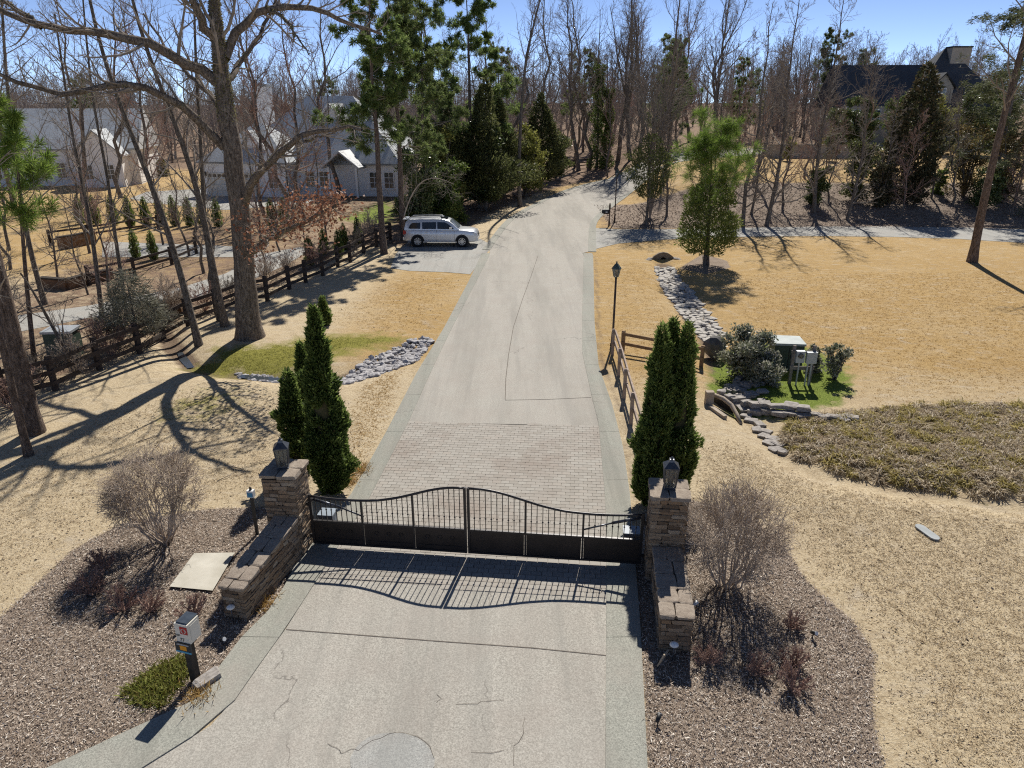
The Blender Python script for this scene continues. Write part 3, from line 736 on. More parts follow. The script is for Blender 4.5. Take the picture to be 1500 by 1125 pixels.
def wing_wall(label, a, b, w, h0, h1, side):
    """stone wall from a (pillar) to b (free end)"""
    a = Vector(a); b = Vector(b); d = (b - a); L = d.length; d.normalize(); t = thing('stone_wing_wall', label, 'wall', (a.x, a.y, 0), math.atan2(d.y, d.x))
    hz = lambda u: h0 + (h1 - h0) * max(0, min(1, u / L)); q = w / 2
    V = np.array([(x, y, z) for x in (0, L - .05) for y, z in ((-q + .05, 0), (q - .05, 0), (q - .05, hz(x) - .01), (-q + .05, hz(x) - .01))])
    MB().add(V, [(0, 1, 2, 3), (7, 6, 5, 4), (0, 4, 5, 1), (1, 5, 6, 2), (2, 6, 7, 3), (3, 7, 4, 0)]).obj('core', M_MORTAR, t)
    lay_face(t, (0, -q, 0), (1, 0), L, hz); lay_face(t, (L, q, 0), (-1, 0), L, lambda u: hz(L - u)); lay_face(t, (L, -q, 0), (0, 1), w, lambda u: hz(L))
    sl_ = math.atan2(h1 - h0, L); u = 0
    while u < L:
        ln = random.uniform(.3, .5); e = min(u + ln, L + .04)
        if L - e < .15: e = L + .04
        s = random.uniform(-.08, .08)
        for y0, y1 in ((-q - .04, s - .006), (s + .006, q + .04)):
            c = link('cap_stone', rock_mesh(rough=.05, name='cap_stone', mat=M_CAP), t, ((u + e) / 2, (y0 + y1) / 2, hz((u + e) / 2) + .03), 0, ((e - u) * .985, y1 - y0, .075)); c.rotation_euler.y = -sl_
        u = e
        if u >= L: break
    return t
wing_wall('low stone wing wall beside the concrete utility pad', (cL.x + .06, cL.y - PW / 2, 0), (-5.28, 11.02, 0), .46, .98, .70, -1)
wing_wall('low stone wing wall beside the round bare shrub right of the gate', (cR.x - .02, cR.y - PW / 2, 0), (2.93, 10.16, 0), .54, .80, .74, 1)

def ztop(u):   # top rail height, u 0 hinge .. 1 centre
    return 1.30 - .05 * math.sin(min(u / .5, 1) * math.pi) * 1.0 + .40 * float(sstep(.42, .95, u))
def gate_leaf(label, a, d, L, bay):
    t = thing('gate_leaf', label, 'gate', (a.x, a.y, 0), math.atan2(d.y, d.x)); zb = .10; zp = .66
    us = np.linspace(0, 1, 28)
    m_ = MB(); m_.tube([(u * L, 0, ztop(u)) for u in us], .028, 8); m_.obj('top_rail', M_IRON, t, smooth=True)
    MB().box(-.03, .03, -.03, .03, zb, ztop(0) + .04).obj('hinge_stile', M_IRON, t)
    MB().box(L - .028, L + .028, -.028, .028, zb, ztop(1) + .02).obj('meeting_stile', M_IRON, t)
    MB().box(.03, L - .03, -.024, .024, zp, zp + .045).obj('mid_rail', M_IRON, t)
    MB().box(.03, L - .03, -.024, .024, zb, zb + .05).obj('bottom_rail', M_IRON, t)
    divs = [0, L / 3, 2 * L / 3, L]
    for x in divs[1:-1]: MB().box(x - .022, x + .022, -.022, .022, zb + .05, ztop(x / L)).obj('divider', M_IRON, t)
    for k in range(3):
        x0, x1 = divs[k] + .03, divs[k + 1] - .026
        p = MB().box(x0, x1, -.008, .008, zb + .05, zp).obj('panel', M_BRONZEMETAL, t)
        MB().box(x0 + .06, x1 - .06, -.020, -.0085, zb + .14, zb + .16).obj('moulding', M_IRON, p)
        for q in range(3):
            x = x0 + (x1 - x0) * (.25 + .25 * q); m_ = MB()
            m_.tube([(x + .045 * math.cos(s), -.018, (zb + zp) / 2 + .08 + .045 * math.sin(s)) for s in np.linspace(0, 2 * math.pi, 13)], .008, 5, False); m_.obj('ring', M_IRON, p)
    for k in range(3):
        nb = bay
        for q in range(1, nb):
            x = divs[k] + (divs[k + 1] - divs[k]) * q / nb; z1 = ztop(x / L); m_ = MB()
            m_.box(x - .008, x + .008, -.008, .008, zp + .045, z1 - .01)
            m_.lathe([(.008, .98), (.022, 1.0), (.008, 1.02)], 8, (x, 0, -.02)); m_.obj('picket', M_IRON, t)
    for z in (.3, 1.1): MB().box(-.09, -.03, -.02, .02, z - .04, z + .04).obj('hinge', M_IRON, t)
    return t
GL = (GB - GA).length; gap = .075; sp = .483
lL = GL * sp - gap / 2; lR = GL * (1 - sp) - gap / 2
gate_leaf('black iron gate leaf hinged on the pillar nearest the concrete utility pad', GA + gd * .06, gd, lL - .06, 10)
tR = gate_leaf('black iron gate leaf hinged on the pillar in front of the triple arborvitae', GB - gd * .06, -gd, lR - .06, 10)
def opener(label, hinge, d, n, L):
    t = thing('gate_opener', label, 'gate opener', (hinge.x, hinge.y, 0), math.atan2(d.y, d.x)); s = 1 if (n.x * -math.sin(math.atan2(d.y, d.x)) + n.y * math.cos(math.atan2(d.y, d.x))) > 0 else -1
    MB().box(.02, .34, s * .42 - .14, s * .42 + .14, 0, .62).obj('housing', M_MOTOR, t)
    MB().box(.0, .36, s * .42 - .16, s * .42 + .16, .62, .66).obj('lid', M_MOTOR, t)
    m_ = MB(); m_.tube([(.02, s * .10, 1.17), (.62, s * .10, 1.0)], .032, 10); m_.tube([(.6, s * .10, 1.005), (L / 3, s * .05, .82)], .018, 8); m_.obj('arm', M_LANTERN, t, smooth=True)
    MB().box(-.05, .04, s * .02, s * .16, 1.13, 1.21).obj('bracket', M_IRON, t)
    return t
opener('grey gate opener box with ram arm behind the gate beside the lone tall arborvitae', GA + gd * .06, gd, gn, lL)
opener('grey gate opener box with ram arm behind the gate beside the triple arborvitae', GB - gd * .06, -gd, gn, lR)

# ---------------------------------------------------------------- keypad, sign, lights
M_CREAM = pmat('cream_paint', (.60, .57, .49), (.72, .69, .61), 3, .55, .3)
M_POSTDK = pmat('dark_timber', (.035, .03, .025), (.08, .07, .06), 5, .9, .1, bump=.5, bscale=25)
M_SOLAR = pmat('dark_panel', (.035, .045, .06), (.07, .085, .105), 8, .25, .5)
M_RED = pmat('red_print', (.38, .03, .03), (.48, .05, .045), 6, .6)
M_SIGNDK = pmat('dark_sign', (.03, .032, .036), (.055, .057, .06), 4, .5)
M_ORANGE = pmat('orange_print', (.72, .30, .02), (.80, .36, .04), 4, .5)
M_BLUEPRINT = pmat('blue_print', (.07, .28, .45), (.10, .36, .55), 4, .5)
M_WHITE = pmat('white_plastic', (.70, .70, .68), (.80, .80, .78), 4, .5)
M_INK = pmat('dark_ink', (.02, .02, .02), (.04, .04, .04), 4, .6)
M_BLACKMETAL = pmat('black_powdercoat', (.014, .014, .014), (.028, .028, .028), 9, .5, .4)
def text(parent, s, size, loc, mat, name='lettering', rx=math.pi / 2, align='CENTER'):
    cu = bpy.data.curves.new(name, 'FONT'); cu.body = s; cu.size = size; cu.align_x = align; cu.align_y = 'CENTER'; cu.extrude = .001
    tmp = bpy.data.objects.new(name, cu); COL.objects.link(tmp); dg = bpy.context.evaluated_depsgraph_get()
    me = bpy.data.meshes.new_from_object(tmp.evaluated_get(dg)); bpy.data.objects.remove(tmp); me.materials.clear(); me.materials.append(mat)
    o = link(name, me, parent, loc); o.rotation_euler = (rx, 0, 0); return o
k0 = G(287, 996); t = thing('entry_call_box', 'cream call box with red emblem and dark sign on a dark timber post', 'call box', (k0.x, k0.y, 0), -.28, None, .86)
MB().box(-.07, .07, -.07, .07, 0, 1.02).obj('post', M_POSTDK, t)
bx_ = MB().box(-.15, .15, -.10, .22, 1.0, 1.45).obj('cabinet', M_CREAM, t)
MB().box(-.125, .125, -.07, .24, 1.453, 1.475).obj('dark_top_panel', M_SOLAR, bx_)
MB().box(-.03, .135, -.108, -.1015, 1.23, 1.40).obj('red_emblem', M_RED, bx_)
m_ = MB(); m_.tube([(.05 + .05 * math.cos(s), -.110, 1.31 + .05 * math.sin(s)) for s in np.linspace(0, 2 * math.pi, 13)], .009, 5, False); m_.obj('emblem_ring', M_CREAM, bx_)
text(bx_, '77', .11, (-.02, -.104, 1.08), M_INK, 'number')
for z in (1.19, 1.165): MB().box(-.14, -.05, -.104, -.1012, z, z + .012).obj('print_line', M_INK, bx_)
MB().box(.151, .158, -.04, .18, 1.06, 1.40).obj('side_door', M_CREAM, bx_)
sg = MB().box(-.20, .16, -.125, -.10, .78, 1.02).obj('sign_board', M_SIGNDK, t)
MB().box(-.195, .155, -.131, -.1255, .785, .825).obj('blue_stripe', M_BLUEPRINT, sg)
MB().box(-.09, .06, -.131, -.1255, .85, .955).obj('orange_square', M_ORANGE, sg)
for z, x0, x1 in ((.985, -.14, .10), (.968, -.17, .13)): MB().box(x0, x1, -.129, -.1255, z, z + .007).obj('print_line', M_WHITE, sg)
k1 = G(377, 783); t = thing('keypad_post', 'slim black post with small pale keypad box beside the wing wall', 'post', (k1.x, k1.y, 0), -.1)
MB().box(-.03, .03, -.03, .03, 0, 1.02).obj('post', M_BLACKMETAL, t)
kb = MB().box(-.075, .075, -.06, .05, 1.0, 1.17).obj('keypad_box', M_WHITE, t)
MB().box(-.06, .06, -.066, -.0605, 1.02, 1.12).obj('screen', M_BLUEPRINT, kb)
m_ = MB(); m_.lathe([(.03, 1.17), (.03, 1.21), (.02, 1.24), (0, 1.245)], 10); m_.obj('sensor', M_BLACKMETAL, t, smooth=True)
def path_light(label, p, lean=0.0):
    t = thing('path_light', label, 'path light', (p.x, p.y, p.z)); 
    m_ = MB(); m_.tube([(0, 0, -.03), (.02 * lean, 0, .33)], .011, 8); m_.obj('stake', M_LANTERN, t, smooth=True)
    m_ = MB(); m_.lathe([(.025, .31), (.03, .34), (.075, .35), (.08, .365), (.05, .395), (0, .41)], 16); m_.obj('shade', M_WHITE, t, smooth=True)
path_light('small white path light at the end of the wing wall near the call box', G(342, 912))
path_light('small white path light at the end of the wing wall by the round bare shrub', G(985, 968))
def spot(label, p, mat, a):
    t = thing('spotlight', label, 'spotlight', (p.x, p.y, p.z), a)
    MB().tube([(0, 0, -.02), (0, 0, .12)], .010, 6).obj('stake', M_BLACKMETAL, t)
    m_ = MB(); m_.tube([(0, .05, .10), (0, -.07, .17)], [.03, .042], 10); m_.obj('head', mat, t, smooth=True)
    m_ = MB(); m_.tube([(0, -.068, .169), (0, -.078, .175)], [.036, .036], 10); m_.obj('lens', M_WHITE, t)
spot('short black stake light in the mulch next to the concrete kerb', G(963, 1062), M_BLACKMETAL, 2.6)
spot('small white spotlight on the mulch right of the wing wall cap', G(1016, 893), M_WHITE, 2.0)
spot('small black stake light among the red-twig shrubs', G(1190, 935), M_BLACKMETAL, .3)
spot('small dark spotlight in the wing wall shadow by the call box', G(327, 945), M_BLACKMETAL, 1.0)
p = G(964, 978); t = thing('yard_sign', 'small tilted tan yard sign on a stake by the wing wall', 'sign', tuple(p), 1.0)
MB().tube([(0, 0, -.03), (0, 0, .2)], .012, 6).obj('stake', M_POSTDK, t)
o = MB().box(-.12, .12, -.012, .012, .0, .26).obj('board', pmat('tan_board', (.30, .24, .17), (.42, .35, .26), 6, .8), t, (0, -.02, .1)); o.rotation_euler = (.3, .25, 0)

# ---------------------------------------------------------------- wood fences
M_RAILDK = pmat('fence_dark_stain', (.035, .028, .024), (.085, .068, .058), 4, .85, .15, bump=.5, bscale=30)
M_RAILGREY = pmat('fence_weathered', (.25, .19, .15), (.43, .35, .29), 4, .85, .15, bump=.5, bscale=30)
M_RAILTAN = pmat('fence_tan', (.19, .125, .07), (.31, .21, .125), 4, .85, .15, bump=.5, bscale=30)
def fence(label, pts, mat, ph, rails, pw_=.13, rw=.04, rh=.13, group=None, off=.0):
    """posts at the given ground points, rails between neighbours"""
    pts = [Vector(p) for p in pts]; o_ = pts[0]; t = thing('rail_fence', label, 'fence', tuple(o_), 0, group)
    for p in pts:
        q = p - o_; tz = random.uniform(-.02, .02)
        m_ = MB(); m_.box(-pw_ / 2, pw_ / 2, -pw_ / 2, pw_ / 2, -.1, ph); m_.box(-pw_ / 2 + .012, pw_ / 2 - .012, -pw_ / 2 + .012, pw_ / 2 - .012, ph + .001, ph + .02)
        d_ = (pts[1] - pts[0]); m_.obj('post', mat, t, tuple(q), math.atan2(d_.y, d_.x) + tz)
    for a, b in zip(pts[:-1], pts[1:]):
        a_ = a - o_; b_ = b - o_; d = (b - a).normalized(); n_ = Vector((d.y, -d.x, 0)) * (pw_ / 2 + rw / 2 + .002) * (1 if off >= 0 else -1)
        for z in rails:
            dz = Vector((0, 0, z + random.uniform(-.015, .015))); MB().beam(tuple(a_ + n_ + dz - d * .05), tuple(b_ + n_ + dz + d * .05 - d * .1 * 0), rw, rh).obj('rail', mat, t)
    return t
fp = [(-120, 618), (-40, 598), (80, 588), (147, 553), (207, 523), (263, 487), (305, 468), (352, 446), (392, 444), (425, 424), (449, 415), (473, 405), (496, 393), (513, 386), (534, 374), (553, 362)]
fp = [(-130, 640), (-50, 612), (10, 590), (82, 572), (146, 542), (205, 518), (240, 497), (276, 477), (318, 462), (354, 447), (392, 441), (424, 424), (448, 414), (473, 404), (495, 391), (513, 384), (533, 371), (552, 362), (572, 352)]
fence('long dark-stained three-rail fence running past the big oak', [G(*p) for p in fp], M_RAILDK, 1.25, (.32, .70, 1.08), .16, .045, .15)
fr = [(897, 520), (906, 551), (914, 584), (924, 622), (935, 664)]
fence('weathered grey two-rail fence sloping beside the drive kerb', [G(*p) for p in fr], M_RAILGREY, 1.05, (.5, .95), .105, .05, .14, off=-1)
a = G(912, 514); b = G(1027, 537)
fence('short tan two-rail fence section behind the triple arborvitae', [tuple(a), tuple(b)], M_RAILTAN, .82, (.34, .74), .13, .045, .12)
fence('dark two-rail paddock fence across the neighbour drive', [G(*p) for p in [(132, 418), (198, 405), (252, 388), (288, 372)]], M_RAILDK, 1.1, (.45, .95), .15)
fence('dark two-rail paddock fence beyond the neighbour lawn', [G(*p) for p in [(75, 360), (130, 352), (192, 342), (232, 336)]], M_RAILDK, 1.1, (.45, .95), .15)
fence('dark wood rail fence at the edge of the woods beyond the road', [G(*p) for p in [(826, 249), (842, 247), (860, 245), (880, 243)]], M_RAILDK, 1.2, (.35, .72, 1.08), .15)

# ---------------------------------------------------------------- lamp posts, mailbox
M_LAMPPOLE = pmat('rusty_brown_pole', (.06, .04, .03), (.12, .08, .055), 5, .6, .3)
M_LAMPHEAD = pmat('verdigris_lamp', (.05, .075, .065), (.11, .145, .12), 6, .5, .4, .3)
def lamp_post(label, p, h):
    t = thing('lamp_post', label, 'lamp post', tuple(p)); k = h - .62
    m_ = MB(); m_.lathe([(.10, -.05), (.10, .08), (.075, .12), (.065, .55), (.05, .6), (.045, .65), (.042, k), (.0, k)], 12); m_.obj('pole', M_LAMPPOLE, t, smooth=True)
    m_ = MB(); m_.lathe([(.03, k), (.09, k + .03), (.10, k + .05), (.0, k + .05)], 6); m_.obj('cup', M_LAMPHEAD, t)
    m_ = MB(); m_.lathe([(.095, k + .05), (.165, k + .36)], 6); m_.obj('glass', M_GLASS, t)
    for q in range(6):
        a = q * math.pi / 3; MB().beam((.098 * math.cos(a), .098 * math.sin(a), k + .045), (.168 * math.cos(a), .168 * math.sin(a), k + .37), .016, .016).obj('corner_bar', M_LAMPHEAD, t)
    m_ = MB(); m_.lathe([(0, k + .36), (.20, k + .36), (.19, k + .39), (.06, k + .56), (.03, k + .58), (.035, k + .60), (.012, k + .66), (0, k + .68)], 6); m_.obj('roof', M_LAMPHEAD, t)
    m_ = MB(); m_.lathe([(.02, k + .06), (.035, k + .16), (.03, k + .22), (0, k + .25)], 8); m_.obj('bulb', M_BULB, t, smooth=True)
b0 = G(897, 506); lamp_post('brown lamp post with pale lantern at the end of the weathered fence', b0, up_at(b0, 384))
b0 = G(900, 326); lamp_post('brown lamp post behind the black mailbox near the driveway mouth', b0, up_at(b0, 248))
b0 = G(892, 331); hb = up_at(b0, 297); t = thing('mailbox', 'black mailbox on a turned brown post at the driveway mouth', 'mailbox', tuple(b0), 0)
m_ = MB(); m_.lathe([(.07, -.05), (.07, .4), (.05, .45), (.05, 1.3), (.07, 1.35), (.07, hb - .15), (.04, hb - .1), (.055, hb - .04), (0, hb)], 8); m_.obj('post', M_LAMPPOLE, t)
pts = [(-.13, 0), (.13, 0), (.13, .16), (.10, .25), (.05, .29), (-.05, .29), (-.10, .25), (-.13, .16)]
V = np.array([(x_, y_, z_ + 1.02) for x_ in (-.62, -.06) for y_, z_ in pts]); nn = len(pts)
bx_ = MB(); bx_.add(V, [(i, (i + 1) % nn, nn + (i + 1) % nn, nn + i) for i in range(nn)]); bx_.add(np.vstack([V[:nn], V[:nn].mean(0)]), [((i + 1) % nn, i, nn) for i in range(nn)]); bx_.add(np.vstack([V[nn:], V[nn:].mean(0)]), [(i, (i + 1) % nn, nn) for i in range(nn)])
bo = bx_.obj('box', M_BLACKMETAL, t); MB().box(-.34, -.18, -.138, -.1315, 1.08, 1.16).obj('number_plate', M_WHITE, bo); MB().box(-.5, -.0, -.05, .05, .96, 1.02).obj('bracket', M_LAMPPOLE, t)

# ---------------------------------------------------------------- silver SUV on the side drive
def carpaint():
    t = NT('silver_paint'); t.base((.62, .64, .66), .28, .5, .35); t.b.inputs['Coat Weight'].default_value = .6; t.b.inputs['Coat Roughness'].default_value = .08
    t.bump(t.noise(300, 2), .02, .001); return t.m
M_CAR = carpaint()
M_CARGLASS = pmat('tinted_glass', (.012, .016, .02), (.02, .026, .032), 2, .06, .6)
M_TYRE = pmat('tyre_rubber', (.016, .016, .016), (.03, .03, .03), 12, .85, .2)
M_RIM = pmat('alloy', (.45, .46, .47), (.58, .59, .60), 6, .3, .5, .7)
M_TRIM = pmat('dark_trim', (.02, .02, .02), (.035, .035, .035), 6, .6)
M_TAIL = pmat('tail_lamp', (.35, .02, .02), (.45, .03, .03), 4, .2, .5)
M_HEADLAMP = pmat('head_lamp', (.62, .64, .66), (.75, .77, .78), 5, .1, .6)
def loft(sections, name, mat, parent, smooth=True, closed=False):
    K = len(sections); n = len(sections[0]); V = np.array(sections).reshape(-1, 3); F = []
    for k in range(K - 1):
        for i in range(n - 1 + (1 if closed else 0)):
            j = (i + 1) % n; F.append((k * n + i, k * n + j, (k + 1) * n + j, (k + 1) * n + i))
    m_ = MB(); m_.add(V, F)
    for k, rev in ((0, 1), (K - 1, 0)):
        c = len(V) + (0 if k == 0 else 1)
    caps = []
    for k, rev in ((0, 1), (K - 1, 0)):
        ring = V[k * n:(k + 1) * n]; cv = np.vstack([ring, ring.mean(0)])
        m_.add(cv, [((i + 1) % n, i, n) if rev else (i, (i + 1) % n, n) for i in range(n)])
    me = m_.mesh(name, mat, smooth)
    bm = bmesh.new(); bm.from_mesh(me); bmesh.ops.remove_doubles(bm, verts=bm.verts[:], dist=.0008); bmesh.ops.recalc_face_normals(bm, faces=bm.faces[:])
    for e in bm.edges: e.smooth = e.calc_face_angle(0) < .6
    bm.to_mesh(me); bm.free()
    return link(name, me, parent)
def suv(loc, rz):
    t = thing('parked_car', 'silver full-size SUV with roof rack parked on the side drive', 'car', loc, rz)
    # x along length, front +x; lower body with rounded ends
    xs = [-2.55, -2.50, -2.38, -2.1, -1.6, -.8, 0, .8, 1.25, 1.6, 2.0, 2.3, 2.48, 2.57]
    ztp = [.98, 1.10, 1.16, 1.17, 1.17, 1.165, 1.16, 1.155, 1.16, 1.145, 1.11, 1.05, .95, .82]
    zbt = [.52, .42, .38, .36, .35, .34, .34, .34, .34, .35, .36, .36, .38, .48]
    hw = [.78, .88, .95, .985, 1.0, 1.005, 1.005, 1.0, 1.0, .995, .98, .94, .84, .68]
    sec = []
    for x, zt, zb_, w in zip(xs, ztp, zbt, hw):
        half = [(w * .90, zb_), (w * .985, zb_ + .06), (w, zb_ + .22), (w, (zb_ + zt) / 2 + .08), (w * .985, zt - .12), (w * .955, zt - .035), (w * .90, zt), (w * .5, zt + (.035 if x > 1.1 else .01)), (0, zt + (.05 if x > 1.1 else .015))]
        sec.append([(x, y, z) for y, z in half] + [(x, -y, z) for y, z in half[-2::-1]])
    body = loft(sec, 'body', M_CAR, t, closed=True)
    # greenhouse
    gx_ = [-2.46, -2.36, -2.2, -1.4, -.4, .3, .62, .9, 1.32]
    gz = [1.30, 1.68, 1.82, 1.875, 1.88, 1.86, 1.76, 1.57, 1.19]
    sec = []
    for x, z in zip(gx_, gz):
        k = (z - 1.15) / .73; wb = .93; wt = .93 - .17 * k
        half = [(wb, 1.13), (wb, 1.17), (wt + .015, z - .09 * k), (wt - .03, z - .03 * k), (wt - .14, z), (0, z + .02 * k)]
        sec.append([(x, y, zz) for y, zz in half] + [(x, -y, zz) for y, zz in half[-2::-1]])
    loft(sec, 'cabin', M_CAR, t, closed=True)
    def sidew(name, quad, mat, off=.006, parent=t):
        for s in (-1, 1):
            V = []
            for (x, z) in quad:
                k = (z - 1.15) / .73; w = .93 - .17 * max(0, (z - 1.17) / .71) - .0
                V.append((x, s * (w + .012 + off), z))
            V += [(x, y - s * .03, z) for x, y, z in V]; n = len(quad)
            m_ = MB(); F = [(i, (i + 1) % n, n + (i + 1) % n, n + i) for i in range(n)]
            m_.add(np.array(V), F); m_.add(np.vstack([np.array(V[:n]), np.array(V[:n]).mean(0)]), [(i, (i + 1) % n, n) for i in range(n)]); m_.obj(name, mat, parent)
    sidew('side_window', [(-2.18, 1.27), (-2.02, 1.24), (-1.36, 1.24), (-1.36, 1.64), (-1.9, 1.62), (-2.06, 1.5)], M_CARGLASS)
    sidew('side_window', [(-1.22, 1.23), (-.26, 1.23), (-.26, 1.68), (-1.22, 1.66)], M_CARGLASS)
    sidew('side_window', [(-.18, 1.23), (.98, 1.22), (.86, 1.33), (.50, 1.60), (.32, 1.67), (-.18, 1.68)], M_CARGLASS)
    V = np.array([(1.22, -.78, 1.275), (1.22, .78, 1.275), (.66, .66, 1.755), (.66, -.66, 1.755), (1.27, 0, 1.29), (.70, 0, 1.785)]); V[:, 0] += .02; V[:, 2] += .015
    MB().add(V, [(0, 4, 5, 3), (4, 1, 2, 5)]).obj('windscreen', pmat('windscreen_glass', (.10, .12, .13), (.16, .18, .19), 2, .05, .6), t)
    V = np.array([(-2.475, -.70, 1.32), (-2.475, .70, 1.32), (-2.40, .62, 1.66), (-2.40, -.62, 1.66)]); V[:, 0] -= .012
    MB().add(V, [(0, 3, 2, 1)]).obj('rear_window', M_CARGLASS, t)
    MB().box(-2.58, -2.28, -.62, .62, 1.81, 1.85).obj('spoiler', M_CAR, t)
    MB().box(-.1, .5, -.42, .42, 1.885, 1.90).obj('sunroof', M_CARGLASS, t)
    for s in (-1, 1):
        m_ = MB(); m_.tube([(-2.1, s * .64, 1.86), (-2.0, s * .64, 1.93), (-1.0, s * .64, 1.955), (.0, s * .64, 1.94), (.15, s * .64, 1.88)], .022, 8); m_.obj('roof_rail', M_RIM, t, smooth=True)
        m_ = MB(); m_.box(.66, .84, s * 1.0, s * 1.16, 1.24, 1.38) if s > 0 else m_.box(.66, .84, -1.16, -1.0, 1.24, 1.38); m_.obj('mirror', M_CAR, t)
        MB().box(-2.55, -2.36, min(s * .72, s * .965), max(s * .72, s * .965), .86, 1.12).obj('tail_light', M_TAIL, t)
        MB().box(2.2, 2.475, min(s * .60, s * .93), max(s * .60, s * .93), .80, .98).obj('headlight', M_HEADLAMP, t)
        MB().box(-1.75, 1.35, min(s * .93, s * 1.03), max(s * .93, s * 1.03), .33, .39).obj('running_board', M_RIM, t)
        for x in (-1.05, .02):
            MB().box(x, x + .20, min(s * 1.0, s * 1.025), max(s * 1.0, s * 1.025), 1.0, 1.035).obj('door_handle', M_CAR, t)
        for x in (-1.3, -.22, .98): MB().box(x - .006, x + .006, min(s * .99, s * 1.0085), max(s * .99, s * 1.0085), .45, 1.13).obj('door_seam', M_TRIM, t)
        MB().box(-1.1, .95, min(s * .995, s * 1.014), max(s * .995, s * 1.014), .58, .64).obj('side_moulding', M_CAR, t)
        for x in (-1.56, 1.5):
            m_ = MB(); m_.tube([(x, s * .80, .40), (x, s * 1.008, .40)], [.47, .47], 24); m_.obj('wheel_arch', M_TRIM, t)
            w = MB(); w.lathe([(.25, -.12), (.36, -.12), (.395, -.08), (.395, .08), (.36, .12), (.25, .12)], 28)
            o_ = w.obj('wheel', M_TYRE, t, (x, s * .92, .395), smooth=True); o_.rotation_euler = (math.pi / 2, 0, 0)
            q = MB(); q.lathe([(.255, .10), (.25, .122), (.235, .122), (.225, .09)], 28); q.lathe([(0, .115), (.05, .115), (.055, .09)], 16)
            for k in range(10):
                a = 2 * math.pi * k / 10; q.beam((.04 * math.cos(a), .04 * math.sin(a), .10), (.235 * math.cos(a), .235 * math.sin(a), .105), .045, .02)
            ro = q.obj('rim', M_RIM, o_); ro.rotation_euler = (0, 0 if s < 0 else math.pi, 0)
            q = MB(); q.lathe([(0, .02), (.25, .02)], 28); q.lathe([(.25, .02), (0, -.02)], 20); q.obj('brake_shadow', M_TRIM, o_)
    for x, w in ((-2.50, 1.7), ): MB().box(x - .10, x + .05, -w / 2, w / 2, .45, .66).obj('rear_bumper', M_CAR, t)
    MB().box(2.40, 2.60, -.80, .80, .42, .62).obj('front_bumper', M_CAR, t)
    MB().box(2.42, 2.585, -.48, .48, .68, .90).obj('grille', M_TRIM, t)
    return t
c = G(646, 362); suv((c.x, c.y + .9, c.z + .014), R(-1.5))

# ---------------------------------------------------------------- utility corner right of the drive
M_TGREEN = pmat('transformer_green', (.035, .06, .045), (.06, .09, .07), 4, .5, .3)
M_TTOP = pmat('weathered_lid', (.30, .34, .33), (.42, .46, .44), 3, .6, .3)
M_METERGREY = pmat('meter_grey', (.33, .35, .36), (.45, .47, .48), 4, .5, .4, .3)
M_WOODPOST = pmat('grey_timber', (.14, .12, .10), (.27, .24, .21), 5, .9, .1, bump=.5)
p = G(1152, 543); t = thing('transformer_cabinet', 'dark green utility cabinet with pale lid between the evergreen shrubs', 'utility box', tuple(p), -.12)
MB().box(-.52, .52, 0, .95, 0, .98).obj('cabinet', M_TGREEN, t); l_ = MB().box(-.56, .56, -.04, .99, .98, 1.06).obj('lid', M_TTOP, t)
MB().box(-.01, .01, -.012, -.001, .1, .9).obj('door_seam', M_TRIM, t); MB().box(.06, .12, -.03, -.002, .5, .62).obj('handle', M_TRIM, t)
p = G(1170, 562); t = thing('meter_stand', 'timber meter stand with two grey meter boxes and conduits', 'meter stand', tuple(p), -.05)
for x in (-.34, .34): MB().box(x - .05, x + .05, -.05, .05, -.1, 1.42).obj('post', M_WOODPOST, t)
MB().box(-.45, .45, -.085, -.052, 1.16, 1.26).obj('crossboard', M_WOODPOST, t); MB().box(-.42, .42, -.085, -.052, .55, .68).obj('crossboard', M_WOODPOST, t)
a = MB().box(-.31, -.02, -.24, -.087, .86, 1.28).obj('meter_box', M_METERGREY, t); m_ = MB(); m_.tube([(-.165, -.24, 1.12), (-.165, -.31, 1.12)], [.10, .085], 16); m_.obj('meter_dial', M_GLASS, a)
MB().box(.05, .40, -.24, -.087, .84, 1.24).obj('breaker_box', M_METERGREY, t)
for x in (-.16, .14, .27): MB().tube([(x, -.16, -.05), (x, -.16, .86)], .03, 8).obj('conduit', M_METERGREY, t)
M_DKROCK = pmat('dark_rock', (.10, .095, .088), (.19, .18, .165), 4, .9, .2, bump=.6, bscale=9)
p = G(1046, 527); o = link('boulder', boulder('boulder', M_DKROCK, 2, .26), None, (p.x, p.y, .26), .5, (.85, .7, .85)); tag(o, 'dark grey boulder between the tan fence and the evergreen shrub', 'boulder')
M_GREYSTONE = pmat('grey_fieldstone', (.19, .17, .15), (.36, .33, .30), 3, .92, .2, bump=.7, bscale=12, c3=(.46, .43, .39))
GST = [rock_mesh(rough=.14, name='stone', mat=M_GREYSTONE) for _ in range(6)]
